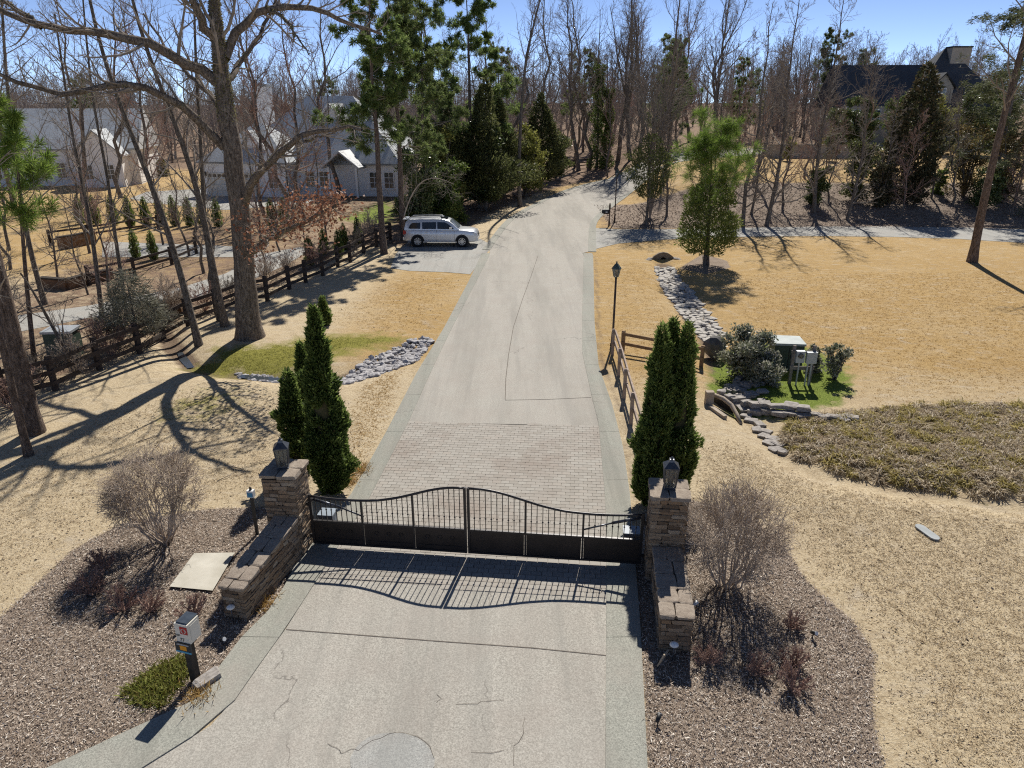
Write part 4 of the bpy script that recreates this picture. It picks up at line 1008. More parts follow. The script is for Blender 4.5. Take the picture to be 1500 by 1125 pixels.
# dry-stone edging of the planted island
t = thing('stone_edging', 'low dry-stone edging below the green planted island', 'stone edging', tuple(G(1085, 596)))
o0 = G(1085, 596)
edge = [(1058, 588), (1070, 596), (1082, 598), (1095, 604), (1108, 607), (1120, 606), (1140, 609), (1158, 609), (1176, 612), (1192, 611), (1205, 616), (1220, 616), (1235, 617), (1250, 618)]
for k, (px, py) in enumerate(edge):
    for lay in range(2 if k < 9 else 1):
        q = G(px + random.uniform(-3, 3), py - lay * 2) - o0; w = random.uniform(.38, .62)
        link('stone', random.choice(GST), t, (q.x, q.y + lay * .08, q.z + .09 + lay * .17), random.uniform(-.5, .5), (w * random.uniform(.6, 1.1), random.uniform(.22, .38), random.uniform(.12, .22))).rotation_euler.x = random.uniform(-.15, .15)
for k in range(24):
    q = G(random.uniform(1062, 1120), random.uniform(555, 596)) - o0
    link('stone', random.choice(GST), t, (q.x, q.y, q.z + .06), random.uniform(0, 3), (random.uniform(.2, .5), random.uniform(.2, .4), random.uniform(.1, .22)))
for k, (px, py) in enumerate([(1100, 618), (1112, 624), (1108, 631), (1122, 634), (1118, 640), (1132, 644), (1140, 652), (1128, 650), (1136, 660), (1146, 664), (1092, 612)]):
    q = G(px, py) - o0; link('stone', random.choice(GST), t, (q.x, q.y, q.z + .04), random.uniform(-.9, .9), (random.uniform(.22, .5), random.uniform(.2, .36), random.uniform(.08, .16)))
M_LOG = pmat('weathered_board', (.30, .24, .18), (.48, .41, .33), 4, .9, .1, bump=.5)
p = G(1036, 590); t = thing('timber_outfall', 'broken weathered timber frame leaning at the swale', 'timber', tuple(p))
def T(px, py, dz=0): q = G(px, py) - p; return (q.x, q.y, q.z + dz)
MB().beam(T(1038, 592, .02), T(1038, 592, .46), .26, .2).obj('block', M_LOG, t)
m_ = MB(); m_.tube([T(1043, 590, .30), T(1058, 598, .34), T(1070, 606, .30), T(1078, 612, .14), T(1085, 622, .03)], [.07, .075, .075, .07, .06], 9); m_.obj('log', M_LOG, t, smooth=True)
MB().beam(T(1040, 598, .05), T(1062, 614, .06), .14, .12).obj('plank', M_LOG, t)
MB().beam(T(1045, 588, .12), T(1074, 606, .14), .05, .3).obj('plank', M_POSTDK, t)
# culvert head wall on the right
M_CONC = pmat('culvert_concrete', (.17, .135, .10), (.29, .24, .185), 3, .9, .2, bump=.4, bscale=18)
p = G(972, 381); t = thing('culvert_headwall', 'rounded concrete culvert headwall with dark pipe at the head of the swale', 'culvert', (p.x, p.y + .1, p.z - .22), 0, None, .8)
arc = [(-.95, -.3), (.95, -.3), (.95, .35), (.72, .62), (.35, .85), (0, .92), (-.35, .85), (-.72, .62), (-.95, .35)]
m_ = MB(); m_.prism(arc, 0, .25); me = m_.mesh('headwall', M_CONC); o = link('headwall', me, t, (0, .3, -.05)); o.rotation_euler = (math.pi / 2, 0, 0)
m_ = MB(); m_.lathe([(.24, 0), (.31, 0), (.31, .05), (.24, .05)], 20); o = m_.obj('pipe_ring', M_CONC, t, (0, .05, .25)); o.rotation_euler = (math.pi / 2, 0, 0)
m_ = MB(); m_.lathe([(0, 0), (.25, 0)], 20); o = m_.obj('pipe_mouth', pmat('pipe_dark', (.004, .004, .004), (.008, .007, .006), 3, .95), t, (0, .035, .25)); o.rotation_euler = (math.pi / 2, 0, 0)
for s in (-1, 1):
    for k in range(5): link('stone', random.choice(GST), t, (s * (1.0 + .14 * k), .1 - .14 * k, .28 - .05 * k), random.uniform(-.4, .4), (.42, .36, .3))
# grey plank on the lawn
p0 = G(1342, 770); p1 = G(1374, 793); d = p1 - p0; t = thing('grey_board', 'flat grey board with rounded ends lying on the lawn', 'board', tuple((p0 + p1) / 2), math.atan2(d.y, d.x)); L = d.length / 2
oval = [(L * math.cos(a) if abs(math.cos(a)) > .0 else 0, .11 * math.sin(a)) for a in np.linspace(0, 2 * math.pi, 16, endpoint=False)]
oval = [(-L + .1, -.11), (L - .1, -.11), (L - .03, -.07), (L, 0), (L - .03, .07), (L - .1, .11), (-L + .1, .11), (-L + .03, .07), (-L, 0), (-L + .03, -.07)]
MB().prism(oval, .02, .05).obj('plank', pmat('grey_plastic', (.26, .28, .28), (.36, .38, .38), 5, .6), t)
o = MB().box(-L * .6, L * .6, -.04, .04, -.02, .0195).obj('batten', M_TRIM, t)
# left side small things
p = G(98, 522); t = thing('utility_pedestal', 'dark bin with pale blue-grey lid beyond the dark fence', 'bin', tuple(p), .1)
MB().box(-.5, .5, -.4, .4, 0, 1.05).obj('body', M_TGREEN, t); MB().box(-.55, .55, -.45, .45, 1.05, 1.14).obj('lid', M_METERGREY, t)
M_RUST = pmat('rust_brick', (.13, .075, .045), (.24, .15, .09), 5, .9, .1, bump=.5)
for lab, pts, hh in (('low brown retaining wall beside the gully beyond the dark fence', [(205, 468), (235, 466), (262, 462), (274, 448)], .75), ('low brown retaining wall along the far paddock drive', [(62, 421), (100, 424), (130, 416), (165, 408)], .5),
                     ('low brown earth-retaining wall below the neighbour hedge', [(88, 366), (112, 362), (140, 356)], .8)):
    q = [G(*v) for v in pts]; t = thing('retaining_wall', lab, 'wall', tuple(q[0]))
    for a_, b_ in zip(q[:-1], q[1:]): MB().beam(tuple(a_ - q[0] + Vector((0, 0, hh / 2 - .1))), tuple(b_ - q[0] + Vector((0, 0, hh / 2 - .1))), .3, hh + .2).obj('wall_panel', M_RUST, t); 
    for a_, b_ in zip(q[:-1], q[1:]): MB().beam(tuple(a_ - q[0] + Vector((0, 0, hh + .05))), tuple(b_ - q[0] + Vector((0, 0, hh + .05))), .36, .08).obj('coping', M_POSTDK, t)

# ---------------------------------------------------------------- houses
M_WBRICK = pmat('white_brick', (.76, .75, .73), (.84, .83, .81), 1.2, .85, .2, bump=.3, bscale=14)
M_SHINGLE = None
def shingle(name, c1, c2):
    t = NT(name); br = t.n.new('ShaderNodeTexBrick'); br.inputs['Scale'].default_value = 3.2; br.inputs['Color1'].default_value = (*c1, 1); br.inputs['Color2'].default_value = (*c2, 1)
    br.inputs['Mortar'].default_value = (*[v * .45 for v in c1], 1); br.inputs['Mortar Size'].default_value = .02; t.l.new(t.co('Generated'), br.inputs['Vector'])
    m = t.mapped((14, 14, 14), co=t.co('Generated')); t.l.new(m, br.inputs['Vector'])
    c = t.mix(t.ramp(t.noise(.6, 5), [(.35, 0.0), (.7, .45)]), br.outputs['Color'], tuple(v * 1.3 for v in c2)); t.base(c, .9, .2); t.bump(br.outputs['Fac'], .3, .02); return t.m
M_SHINGLE = shingle('grey_shingle', (.44, .46, .465), (.55, .57, .575)); M_DKSHINGLE = shingle('dark_shingle', (.05, .055, .065), (.085, .09, .10))
M_SEAM = pmat('standing_seam', (.36, .37, .38), (.46, .47, .48), 2, .55, .3, .1)
M_TAN = pmat('tan_stucco', (.36, .32, .265), (.47, .42, .355), 2, .9, .1)
M_PANE = pmat('window_glass', (.03, .04, .05), (.07, .085, .10), 1, .08, .6)
def hroof(m_, x0, x1, y0, y1, z0, z1, hipL=1, hipR=1, ov=.4, th=.18):
    """hip or gable roof, ridge along x"""
    x0 -= ov; x1 += ov; y0 -= ov; y1 += ov; ym = (y0 + y1) / 2; d = (y1 - y0) / 2
    a = x0 + (d if hipL else 0); b = x1 - (d if hipR else 0)
    V = np.array([(x0, y0, z0), (x1, y0, z0), (x1, y1, z0), (x0, y1, z0), (a, ym, z1), (b, ym, z1), (x0, y0, z0 - th), (x1, y0, z0 - th), (x1, y1, z0 - th), (x0, y1, z0 - th)])
    m_.add(V, [(0, 1, 5, 4), (2, 3, 4, 5), (0, 6, 7, 1), (1, 7, 8, 2), (2, 8, 9, 3), (3, 9, 6, 0), (9, 8, 7, 6)]); m_.add(V, [(1, 2, 5), (3, 0, 4)]); return m_
def froof(m_, x0, x1, y0, y1, z0, z1, ov=.35, th=.18):
    """gable facing the camera, ridge along y"""
    x0 -= ov; x1 += ov; y0 -= ov; xm = (x0 + x1) / 2
    V = np.array([(x0, y0, z0), (x1, y0, z0), (xm, y0, z1), (x0, y1, z0), (x1, y1, z0), (xm, y1, z1)]); L_ = V - np.array((0, 0, th))
    m_.add(np.vstack([V, L_]), [(0, 2, 5, 3), (2, 1, 4, 5), (9, 11, 8, 6), (11, 10, 7, 8), (0, 6, 8, 2), (2, 8, 7, 1), (0, 3, 9, 6), (1, 7, 10, 4)]); return m_
def gable_tri(m_, x0, x1, y, z0, z1, d=.2):
    V = np.array([(x0, y, z0), (x1, y, z0), ((x0 + x1) / 2, y, z1), (x0, y + d, z0), (x1, y + d, z0), ((x0 + x1) / 2, y + d, z1)])
    m_.add(V, [(0, 1, 2), (5, 4, 3)]); return m_
def window(par, x, z, w, h, y, nx=2, nz=3):
    f = MB(); f.box(x - w / 2 - .08, x + w / 2 + .08, y - .05, y - .002, z - .08, z + h + .08); fo = f.obj('window', M_WHITE, par)
    cw, ch_ = w / nx, h / nz
    for a in range(nx):
        for b_ in range(nz): MB().box(x - w / 2 + a * cw + .03, x - w / 2 + (a + 1) * cw - .03, y - .06, y - .0505, z + b_ * ch_ + .03, z + (b_ + 1) * ch_ - .03).obj('pane', M_PANE, fo)
    MB().box(x - w / 2 - .14, x + w / 2 + .14, y - .12, y - .0505, z - .16, z - .085).obj('sill', M_WHITE, fo)
def house1():
    gz_ = H(-22, 80); t = thing('white_house', 'large white painted house with grey shingle roofs and chimney behind the big oak', 'house', (-21.5, 82, gz_), R(-10))
    MB().box(-8.5, 8.0, 0, 11, 0, 4.4).obj('wall', M_WBRICK, t); r_ = hroof(MB(), -8.5, 8.0, 0, 11, 4.4, 10.0).obj('roof', M_SHINGLE, t)
    MB().box(-10.5, -1.0, -5.5, -.01, 0, 3.5).obj('wall', M_WBRICK, t); hroof(MB(), -10.5, -1.0, -5.5, 3.0, 3.5, 7.2, 1, 1).obj('roof', M_SHINGLE, t)
    MB().box(-.99, 10.5, -3.5, -.012, 0, 3.4).obj('wall', M_WBRICK, t); hroof(MB(), -.99, 10.5, -3.5, 4.5, 3.4, 7.4, 0, 1).obj('roof', M_SHINGLE, t)
    MB().box(-9.2, -7.7, 5, 6.3, 0, 11.0).obj('chimney', M_WBRICK, r_); MB().box(-9.3, -7.6, 4.9, 6.4, 11.0, 11.25).obj('chimney_cap', M_SHINGLE, r_)
    for x0, x1, y0, z0, z1 in ((-6.8, -3.8, -4.2, 4.4, 6.6), (-.5, 3.6, 1.0, 6.2, 9.2), (5.0, 7.2, 1.2, 6.0, 8.2)):
        MB().box(x0, x1, y0, y0 + 3, z0 - 1.4, z0).obj('dormer_wall', M_WBRICK, t)
        dm = gable_tri(MB(), x0, x1, y0 - .002, z0, z1 - .1).obj('dormer_gable', M_WBRICK, t); froof(MB(), x0, x1, y0, y0 + 4.5, z0, z1).obj('dormer_roof', M_SHINGLE, t)
        for sx in (x0 - .3, x1 + .3): MB().beam((sx, y0 - .37, z0 - .05), ((x0 + x1) / 2, y0 - .37, z1 - .05), .08, .22).obj('bargeboard', M_WHITE, dm)
        window(t, (x0 + x1) / 2, z0 - .9, .9, 1.3, y0)
    froof(MB(), 3.2, 6.6, -5.2, -1.0, 3.1, 4.7).obj('porch_roof', M_SEAM, t)
    for x in (3.4, 6.4): MB().box(x - .12, x + .12, -5.0, -4.76, 0, 3.1).obj('porch_post', M_WHITE, t)
    for x in (-8.9, -5.8):
        g_ = MB().box(x - 1.25, x + 1.25, -5.58, -5.502, 0, 2.4).obj('garage_door', M_CREAM, t)
        for z in (.6, 1.2, 1.8): MB().box(x - 1.2, x + 1.2, -5.60, -5.582, z - .02, z + .02).obj('panel_line', M_METERGREY, g_)
        for k in range(4): MB().box(x - 1.05 + k * .55, x - .65 + k * .55, -5.60, -5.582, 1.92, 2.24).obj('pane', M_PANE, g_)
    for x in (-7.35, -4.2, -10.2): MB().lathe([(0, 2.0), (.12, 2.02), (.15, 2.35), (.05, 2.5), (0, 2.5)], 6, (x, -5.66, 0)).obj('wall_lantern', M_BLACKMETAL, t)
    for x in (-2.6, .6, 2.2, 7.8, 9.4): window(t, x, .9, 1.0, 1.6, -5.5 if x < -1 else -3.5)
house1()
def house2():
    gz_ = H(-52, 88); t = thing('neighbour_house', 'pale brick house with steep light roof beyond the left pines', 'house', (-53, 88, gz_), R(12))
    MB().box(-9, 8, 0, 10, 0, 4.2).obj('wall', M_WBRICK, t); r_ = hroof(MB(), -9, 8, 0, 10, 4.2, 8.6, 0, 0).obj('roof', M_SHINGLE, t)
    for s, x in ((-1, -9), (1, 8)):
        V = np.array([(x, 0, 4.2), (x, 10, 4.2), (x, 5, 8.4), (x - s * .2, 0, 4.2), (x - s * .2, 10, 4.2), (x - s * .2, 5, 8.4)]); MB().add(V, [(0, 1, 2), (5, 4, 3)]).obj('gable', M_WBRICK, t)
    MB().box(2, 7, -3, -.01, 0, 3.6).obj('wall', M_WBRICK, t); gable_tri(MB(), 2, 7, -3.002, 3.6, 6.3).obj('gable', M_WBRICK, t); froof(MB(), 2, 7, -3, 4, 3.6, 6.4).obj('roof', M_SHINGLE, t)
    for x in (3.3, 5.6): window(t, x, .9, .9, 1.6, -3)
    for x in (-7.5, -5.2, -2.9, -.6): window(t, x, .9, 1.0, 1.7, 0)
house2()
def house3():
    gz_ = H(58, 112); t = thing('dark_roofed_house', 'house with steep dark slate roofs and dormer on the right hilltop', 'house', (63, 112, gz_ + 2.4), R(-4))
    MB().box(-14, 9, 0, 13, -3.6, 3.0).obj('wall', M_TAN, t); r_ = hroof(MB(), -14, -1, 1, 12, 3.0, 8.9, 0, 0).obj('roof', M_DKSHINGLE, t)
    hroof(MB(), -4.5, 9, 0, 13, 3.01, 11.2, 1, 1, .5).obj('roof', M_DKSHINGLE, t)
    MB().box(2.2, 5.0, 4.6, 6.6, 7.5, 11.15).obj('chimney', M_TAN, r_); MB().box(2.1, 5.1, 4.5, 6.7, 11.15, 11.35).obj('chimney_cap', M_DKSHINGLE, r_)
    MB().box(-1.8, 1.2, -.1, 2, 3.0, 5.6).obj('dormer_wall', M_TAN, t); gable_tri(MB(), -1.8, 1.2, -.102, 5.6, 7.5).obj('dormer_gable', M_TAN, t); froof(MB(), -1.8, 1.2, -.1, 4.2, 5.6, 7.6).obj('dormer_roof', M_DKSHINGLE, t)
    window(t, -.3, 4.2, 1.0, 1.2, -.1)
    for x in (-12, -9, -6, 4, 7): window(t, x, .8, 1.1, 1.7, 0)
house3()
def garden_wall():
    gz_ = H(38, 93); t = thing('garden_wall', 'long low tan masonry garden wall behind the bank trees', 'wall', (38, 93, gz_ - .2), R(-3))
    for k in range(5):
        x = -6 + k * 2.6; MB().box(x, x + 2.35, -.15, .15, 0, 1.7).obj('wall_panel', M_TAN, t); MB().box(x + 2.352, x + 2.598, -.2, .2, 0, 1.9).obj('pier', M_TAN, t); MB().box(x - .02, x + 2.37, -.2, .2, 1.701, 1.8).obj('coping', M_CONC, t)
garden_wall()

# ---------------------------------------------------------------- the great oak by the dark fence
def px_line(pts, Y0):
    """[(px, py, dy)] on upright planes near Y0 -> world points"""
    return np.array([PL(x, y, Y0 + d) for x, y, d in pts])
def resample(P, K):
    s = np.r_[0, np.cumsum(np.linalg.norm(np.diff(P, axis=0), axis=1))]; q = np.linspace(0, s[-1], K)
    P2 = np.stack([np.interp(q, s, P[:, k]) for k in range(3)], 1)
    for _ in range(2): P2[1:-1] = .25 * P2[:-2] + .5 * P2[1:-1] + .25 * P2[2:]
    return P2
def oak():
    b0 = G(366, 494); Y0 = b0.y
    tr = px_line([(366, 494, 0), (364, 475, 0), (359, 400, 0), (350, 300, 0), (338, 200, 0), (325, 120, 0), (318, 50, 0), (312, -40, .3), (300, -150, .6)], Y0)
    rad = np.array([.72, .50, .41, .37, .34, .29, .23, .17, .10])
    t = thing('great_oak', 'huge bare oak with arching limbs standing by the dark rail fence', 'tree', tuple(b0))
    o0 = np.array(b0); tr = tr - o0; tr[0, 2] = -.3
    s = np.r_[0, np.cumsum(np.linalg.norm(np.diff(tr, axis=0), axis=1))]; q = np.linspace(0, s[-1], 24); P0 = np.stack([np.interp(q, s, tr[:, k]) for k in range(3)], 1); r0 = np.interp(q, s, rad)
    P0[:, :2] += rng.normal(size=(24, 2)) * .015
    limbs = [([(318, 120, 0), (300, 110, 0), (265, 85, -.5), (233, 67, -1), (180, 55, -1.5), (133, 44, -2), (53, 38, -2.5), (0, 15, -3), (-60, -20, -3.3)], .24),
             ([(60, 38, -2.5), (30, 18, -2.4), (0, 2, -2.2), (-40, -20, -2)], .12),
             ([(328, 216, 0), (305, 190, -.4), (285, 168, -.8), (240, 137, -1.6), (195, 117, -2.2), (160, 118, -2.8), (127, 135, -3.2), (97, 152, -3.4), (60, 130, -3.8), (0, 107, -4.4), (-50, 90, -4.6)], .19),
             ([(330, 85, 0), (335, 62, .3), (347, 37, .6), (383, 14, .9), (433, 8, 1.3), (480, 18, 1.5), (520, 36, 1.8), (560, 50, 2)], .2),
             ([(393, 12, .9), (418, 25, .6), (430, 42, .4), (442, 62, .2), (452, 80, .0)], .085),
             ([(358, 300, 0), (368, 272, -.6), (388, 243, -1.2), (410, 223, -1.7), (450, 195, -2.3), (493, 184, -3.0), (530, 190, -3.4)], .2),
             ([(398, 236, -1.3), (420, 218, -1.3), (445, 208, -1.2), (470, 200, -1), (493, 192, -.6)], .1),
             ([(362, 372, 0), (382, 357, -.8), (405, 345, -1.5), (443, 328, -2.4), (480, 308, -3.0), (510, 296, -3.4)], .17),
             ([(318, 60, 0), (302, 40, -.4), (287, 20, -.8), (268, -30, -1.2), (240, -100, -1.6)], .2),
             ([(330, 120, 0), (350, 100, 1.2), (372, 60, 2.4), (395, 20, 3.4), (420, -40, 4)], .14),
             ([(336, 180, 0), (318, 150, 1.5), (290, 120, 3), (250, 80, 4.5), (210, 20, 5.5)], .15)]
    LP = np.stack([resample(px_line(p, Y0) - o0, 14) for p, _ in limbs]); LR = np.stack([r * .88 * np.linspace(1, .28, 14) for _, r in limbs])
    LP[:, 1:-1] += rng.normal(size=LP[:, 1:-1].shape) * .04
    V, F = merge([tubes(P0[None], r0[None], 16)]); link('trunk', mesh_np('trunk', V, [F], M_OAK, True), t)
    V, F = tubes(LP, LR, 9)
    per = len(F) // len(LP); pv = len(V) // len(LP)
    for k in range(len(LP)): link('limb', mesh_np('limb', V[k * pv:(k + 1) * pv], [F[:per]], M_OAK, True), t)
    P1, R1 = grow(LP, LR, 15, .18, 1.0, .8, .27, 7, .12, .14, .4, .014, .25)
    Pt, Rt = grow(P0[None], r0[None], 10, .62, 1.0, .8, .3, 7, .1, .1, .3, .02, .25); P1 = np.vstack([P1, Pt]); R1 = np.vstack([R1, Rt])
    P2, R2 = grow(P1, R1, 5, .2, 1.0, .8, .5, 5, .08, .14, .55, .008, .4); P3, R3 = grow(P2, R2, 4, .2, 1.0, .75, .55, 4, .05, .14, .6, .006, .5)
    V, F = merge([tubes(P1, R1, 5), tubes(P2, R2, 4), tubes(P3, R3, 3)]); link('crown', mesh_np('crown', V, [F], M_TWIG, True), t)
    # russet leaves kept on the low right-hand twigs
    low = P3[(P3[:, -1, 0] > -.5) & (P3[:, -1, 0] < 5.2) & (P3[:, -1, 2] < up_at(b0, 262)) & (P3[:, -1, 2] > 2.4)]
    cl_ = low[:, -1]; n = 1300; C = cl_[rng.integers(0, len(cl_), n)] + rng.normal(size=(n, 3)) * .3; A = rdir(n); V, F = cards(C, A, perp(A), .14 * (.6 + .8 * rng.random(n)), .09 * np.ones(n))
    tag(link('dead_leaves', mesh_np('dead_leaves', V, [F], M_RUSSET), t), 'clinging russet dead leaves')
    n = 2600; k = rng.random(n) * 10 + 12.5; i = np.clip(k.astype(int), 0, 22); C = P0[i] + (P0[i + 1] - P0[i]) * (k - i)[:, None]; D = rdir(n); D[:, 2] *= .2; D = nrm(D); C = C + D * (np.interp(k, np.arange(24), r0) * .98)[:, None]
    k2 = rng.integers(0, len(LP), n); kk = rng.integers(0, 9, n); C2 = LP[k2, kk] + rdir(n) * LR[k2, kk][:, None]
    C = np.vstack([C, C2]); A = nrm(rdir(2 * n) + np.vstack([D, rdir(n) * .3])); V, F = cards(C, A, perp(A), .07 * np.ones(2 * n), .05 * np.ones(2 * n)); link('moss_tufts', mesh_np('moss_tufts', V, [F], M_LICHEN), t)
oak()

# ---------------------------------------------------------------- arborvitae by the gate
def arbo_prof(z): return np.clip((1 - z) ** .62 * (.55 + .45 * np.minimum(z / .18, 1)), .02, 1)
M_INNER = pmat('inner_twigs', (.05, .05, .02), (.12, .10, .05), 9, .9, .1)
def arborvitae(h, r, n):
    z, th, rr = foliage_shell(n, arbo_prof, .1, .05, lump=.30, inner=.66, nlump=260, gap=.85, wz=.035, wt=.3); m = len(z)
    C = np.stack([rr * r * np.cos(th), rr * r * np.sin(th), .03 * h + .97 * z * h], 1); O = np.stack([np.cos(th), np.sin(th), np.zeros(m)], 1)
    A = nrm(O * .55 + np.array((0, 0, .9)) + .4 * rng.normal(size=(m, 3))); V, F = cards(C, A, perp(A), .13 * (.5 + .9 * rng.random(m)), .045 * (.6 + .8 * rng.random(m)))
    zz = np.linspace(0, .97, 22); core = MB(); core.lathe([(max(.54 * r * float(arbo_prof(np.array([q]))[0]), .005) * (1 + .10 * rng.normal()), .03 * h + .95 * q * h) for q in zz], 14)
    P0, R0 = trunk_line(h * .9, .06, 6, (0, 0), .01); P1, R1 = grow(P0, R0, 40, .03, .9, .5, .32 * r / h * 3, 5, .2, .06, .4, .01, .3)
    bv, bf = merge([tubes(P0, R0, 7), tubes(P1, R1, 4)])
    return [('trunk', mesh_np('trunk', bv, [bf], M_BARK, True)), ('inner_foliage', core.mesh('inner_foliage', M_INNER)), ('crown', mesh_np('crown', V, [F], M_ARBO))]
for lab, bp, top, r, n in (('tall lone-standing arborvitae column beside the gate pillar and pad', (487, 722), 446, .56, 26000), ('shorter arborvitae tucked behind the gate pillar by the keypad post', (438, 692), 540, .46, 15000), ('slim mid-height arborvitae between its tall and short neighbours', (458, 668), 500, .34, 13000),
                           ('arborvitae of the triple clump nearest the drive kerb', (950, 741), 472, .48, 18000), ('middle arborvitae of the triple clump behind the gate pillar', (966, 726), 463, .46, 17000), ('arborvitae of the triple clump nearest the lawn', (984, 733), 470, .46, 17000)):
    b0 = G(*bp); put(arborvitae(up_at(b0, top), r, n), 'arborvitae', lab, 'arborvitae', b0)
b0 = G(470, 458); put(arborvitae(1.35, .30, 3500), 'arborvitae', 'tiny young arborvitae by the shaded lawn near the big oak', 'arborvitae', G(476, 476))

# ---------------------------------------------------------------- round bare shrubs, red-twig shrubs, evergreen shrubs
def vase_shrub(h, r, nst, mat, rs=.02, pmax=1.45, rt=.004):
    P0 = []; R0 = []
    for k in range(nst):
        a = rng.random() * 6.28; ph = math.acos(1 - rng.random() * (1 - math.cos(pmax))); z = np.linspace(0, 1, 7); zc = h - r * .95; tipz = zc + r * .8 * math.cos(ph * 1.15); tipr = r * .8 * min(1, math.sin(ph * 1.05) * 1.1)
        P = np.stack([math.cos(a) * tipr * z ** (1.15 if ph < .8 else .85), math.sin(a) * tipr * z ** (1.15 if ph < .8 else .85), max(tipz, .12 * h) * z ** .9], 1); P[1:, :2] += rng.normal(size=(6, 2)) * .02 * h / 1.6; P0.append(P); R0.append(np.linspace(rs, rs * .3, 7))
    P0 = np.stack(P0); R0 = np.stack(R0)
    P1, R1 = grow(P0, R0, 9, .25, .98, .6, .34, 5, .05, .10, .6, rt * 1.4, .5); P2, R2 = grow(P1, R1, 6, .2, 1.0, .65, .5, 4, .04, .12, .7, rt * 1.1, .6)
    P3, R3 = grow(P2, R2, 4, .3, 1.0, .6, .5, 3, .04, .12, .8, rt, .7)
    V, F = merge([tubes(P0, R0, 6)]); V2, F2 = merge([tubes(P1, R1, 4), tubes(P2, R2, 3), tubes(P3, R3, 3)])
    return [('stems', mesh_np('stems', V, [F], mat, True)), ('crown', mesh_np('crown', V2, [F2], mat, True))]
def globe_shrub(h, r, n0=22, n1=7, n2=4, n3=3, mat=M_TWIGPALE):
    """round-headed shrub: stems fan from the base and end on a sphere"""
    c = np.array((0, 0, h - r)); nz = lambda s, sh: rng.normal(size=sh) * s
    D = rdir(n0); D[:, 2] = np.abs(D[:, 2]) * .95 - .1; D = nrm(D)
    def path(a, b, K, bow):
        t = np.linspace(0, 1, K)[None, :, None]; P = a[:, None] * (1 - t) + b[:, None] * t; P = P + bow * np.sin(np.pi * t) * nrm(b - c)[:, None, :] * np.linalg.norm(b - a, axis=1)[:, None, None]
        P[:, 1:-1] += nz(.012 * h, P[:, 1:-1].shape); return P
    base = nz(.05, (n0, 3)); base[:, 2] = -.05
    P0 = path(base, c + D * r * .62, 8, .10); R0 = np.repeat(np.linspace(.020, .007, 8)[None], n0, 0)
    def kids(P, Rr, n, spread, rad, t0, r1, r2, K, D):
        N = len(P); i = np.repeat(np.arange(N), n); k = (P.shape[1] - 1) * (t0 + (1 - t0) * rng.random(N * n)); j = np.minimum(k.astype(int), P.shape[1] - 2); w = (k - j)[:, None]
        a = P[i, j] * (1 - w) + P[i, j + 1] * w; Dk = nrm(D[i] + nz(spread, (N * n, 3))); Q = path(a, c + Dk * r * (rad + .13 * nz(1, (N * n, 1))), K, .06); return Q, np.repeat(np.linspace(r1, r2, K)[None], N * n, 0), Dk
    P1, R1, D1 = kids(P0, R0, n1, .42, .80, .35, .008, .005, 6, D); P2, R2, D2 = kids(P1, R1, n2, .20, .93, .3, .0055, .0042, 5, D1); P3, R3, D3 = kids(P2, R2, n3, .09, 1.0, .4, .0045, .0035, 4, D2)
    V, F = tubes(P0, R0, 6); V2, F2 = merge([tubes(P1, R1, 4), tubes(P2, R2, 3), tubes(P3, R3, 3)])
    return [('stems', mesh_np('stems', V, [F], mat, True)), ('crown', mesh_np('crown', V2, [F2], mat, True))]
b0 = G(243, 795); put(globe_shrub(up_at(b0, 662), .98), 'round_bare_shrub', 'round bare pale-twigged shrub beside the concrete utility pad', 'shrub', b0)
b0 = G(1066, 862); put(globe_shrub(up_at(b0, 718), .98), 'round_bare_shrub', 'round bare shrub with fanning stems beside the wing wall without a pad', 'shrub', b0)
RT = [vase_shrub(.62, .40, 12, M_TWIGRED) for _ in range(3)]
for k, (x, y, s) in enumerate([(1037, 972, .95), (1104, 985, .9), (1160, 975, .85), (1160, 1010, 1.0), (1158, 918, .8)]): put(RT[k % 3], 'red_twig_shrub', ['red-twigged bare shrub nearest the free end of the wing wall without a pad', 'red-twigged bare shrub in the shadow below the round shrub right of the gate', 'red-twigged bare shrub between two others at the outer mulch edge', 'lowest red-twigged bare shrub, largest at the outer mulch edge', 'small red-twigged bare shrub beside the black stake light'][k], 'shrub', G(x, y), scale=s, group='red-twig shrubs in the mulch bed right of the gate')
for k, (x, y, s) in enumerate([(132, 868, 1.15), (150, 835, .95), (180, 893, 1.05), (218, 895, .95), (282, 905, 1.0)]): put(RT[(k + 1) % 3], 'red_twig_shrub', ['largest brown-red twiggy shrub at the lawn side of the mulch by the pad', 'brown-red twiggy shrub under the shadow of the pale round shrub', 'brown-red twiggy shrub in open mulch below the round shrub shadow', 'brown-red twiggy shrub just below the concrete utility pad corner', 'brown-red twiggy shrub between the utility pad and the call box'][k], 'shrub', G(x, y), scale=s, group='red-twig shrubs in the mulch bed by the utility pad')
b0 = G(1092, 552); put(broadleaf(up_at(b0, 480) * .9, 1.0, M_RHODO, 11000, .12, .06, 9, .1, spread=.8), 'evergreen_shrub', 'large rounded grey-green evergreen shrub beside the dark boulder', 'shrub', b0)
b0 = G(1082, 560); put(broadleaf(1.05, .6, M_RHODO, 4000, .12, .06, 6, .1, spread=.9), 'evergreen_shrub', 'lower evergreen shrub in front of the large rounded one', 'shrub', G(1122, 562))
b0 = G(1190, 545); put(broadleaf(up_at(b0, 496) * .9, .3, M_RHODO, 1800, .12, .06, 3, .1), 'evergreen_shrub', 'narrow upright evergreen shrub next to the meter stand', 'shrub', b0)
b0 = G(1222, 556); put(broadleaf(up_at(b0, 498), .5, M_RHODO, 1500, .12, .06, 5, .25, spread=1.0), 'evergreen_shrub', 'open-branched evergreen shrub at the tip of the planted island', 'shrub', b0)

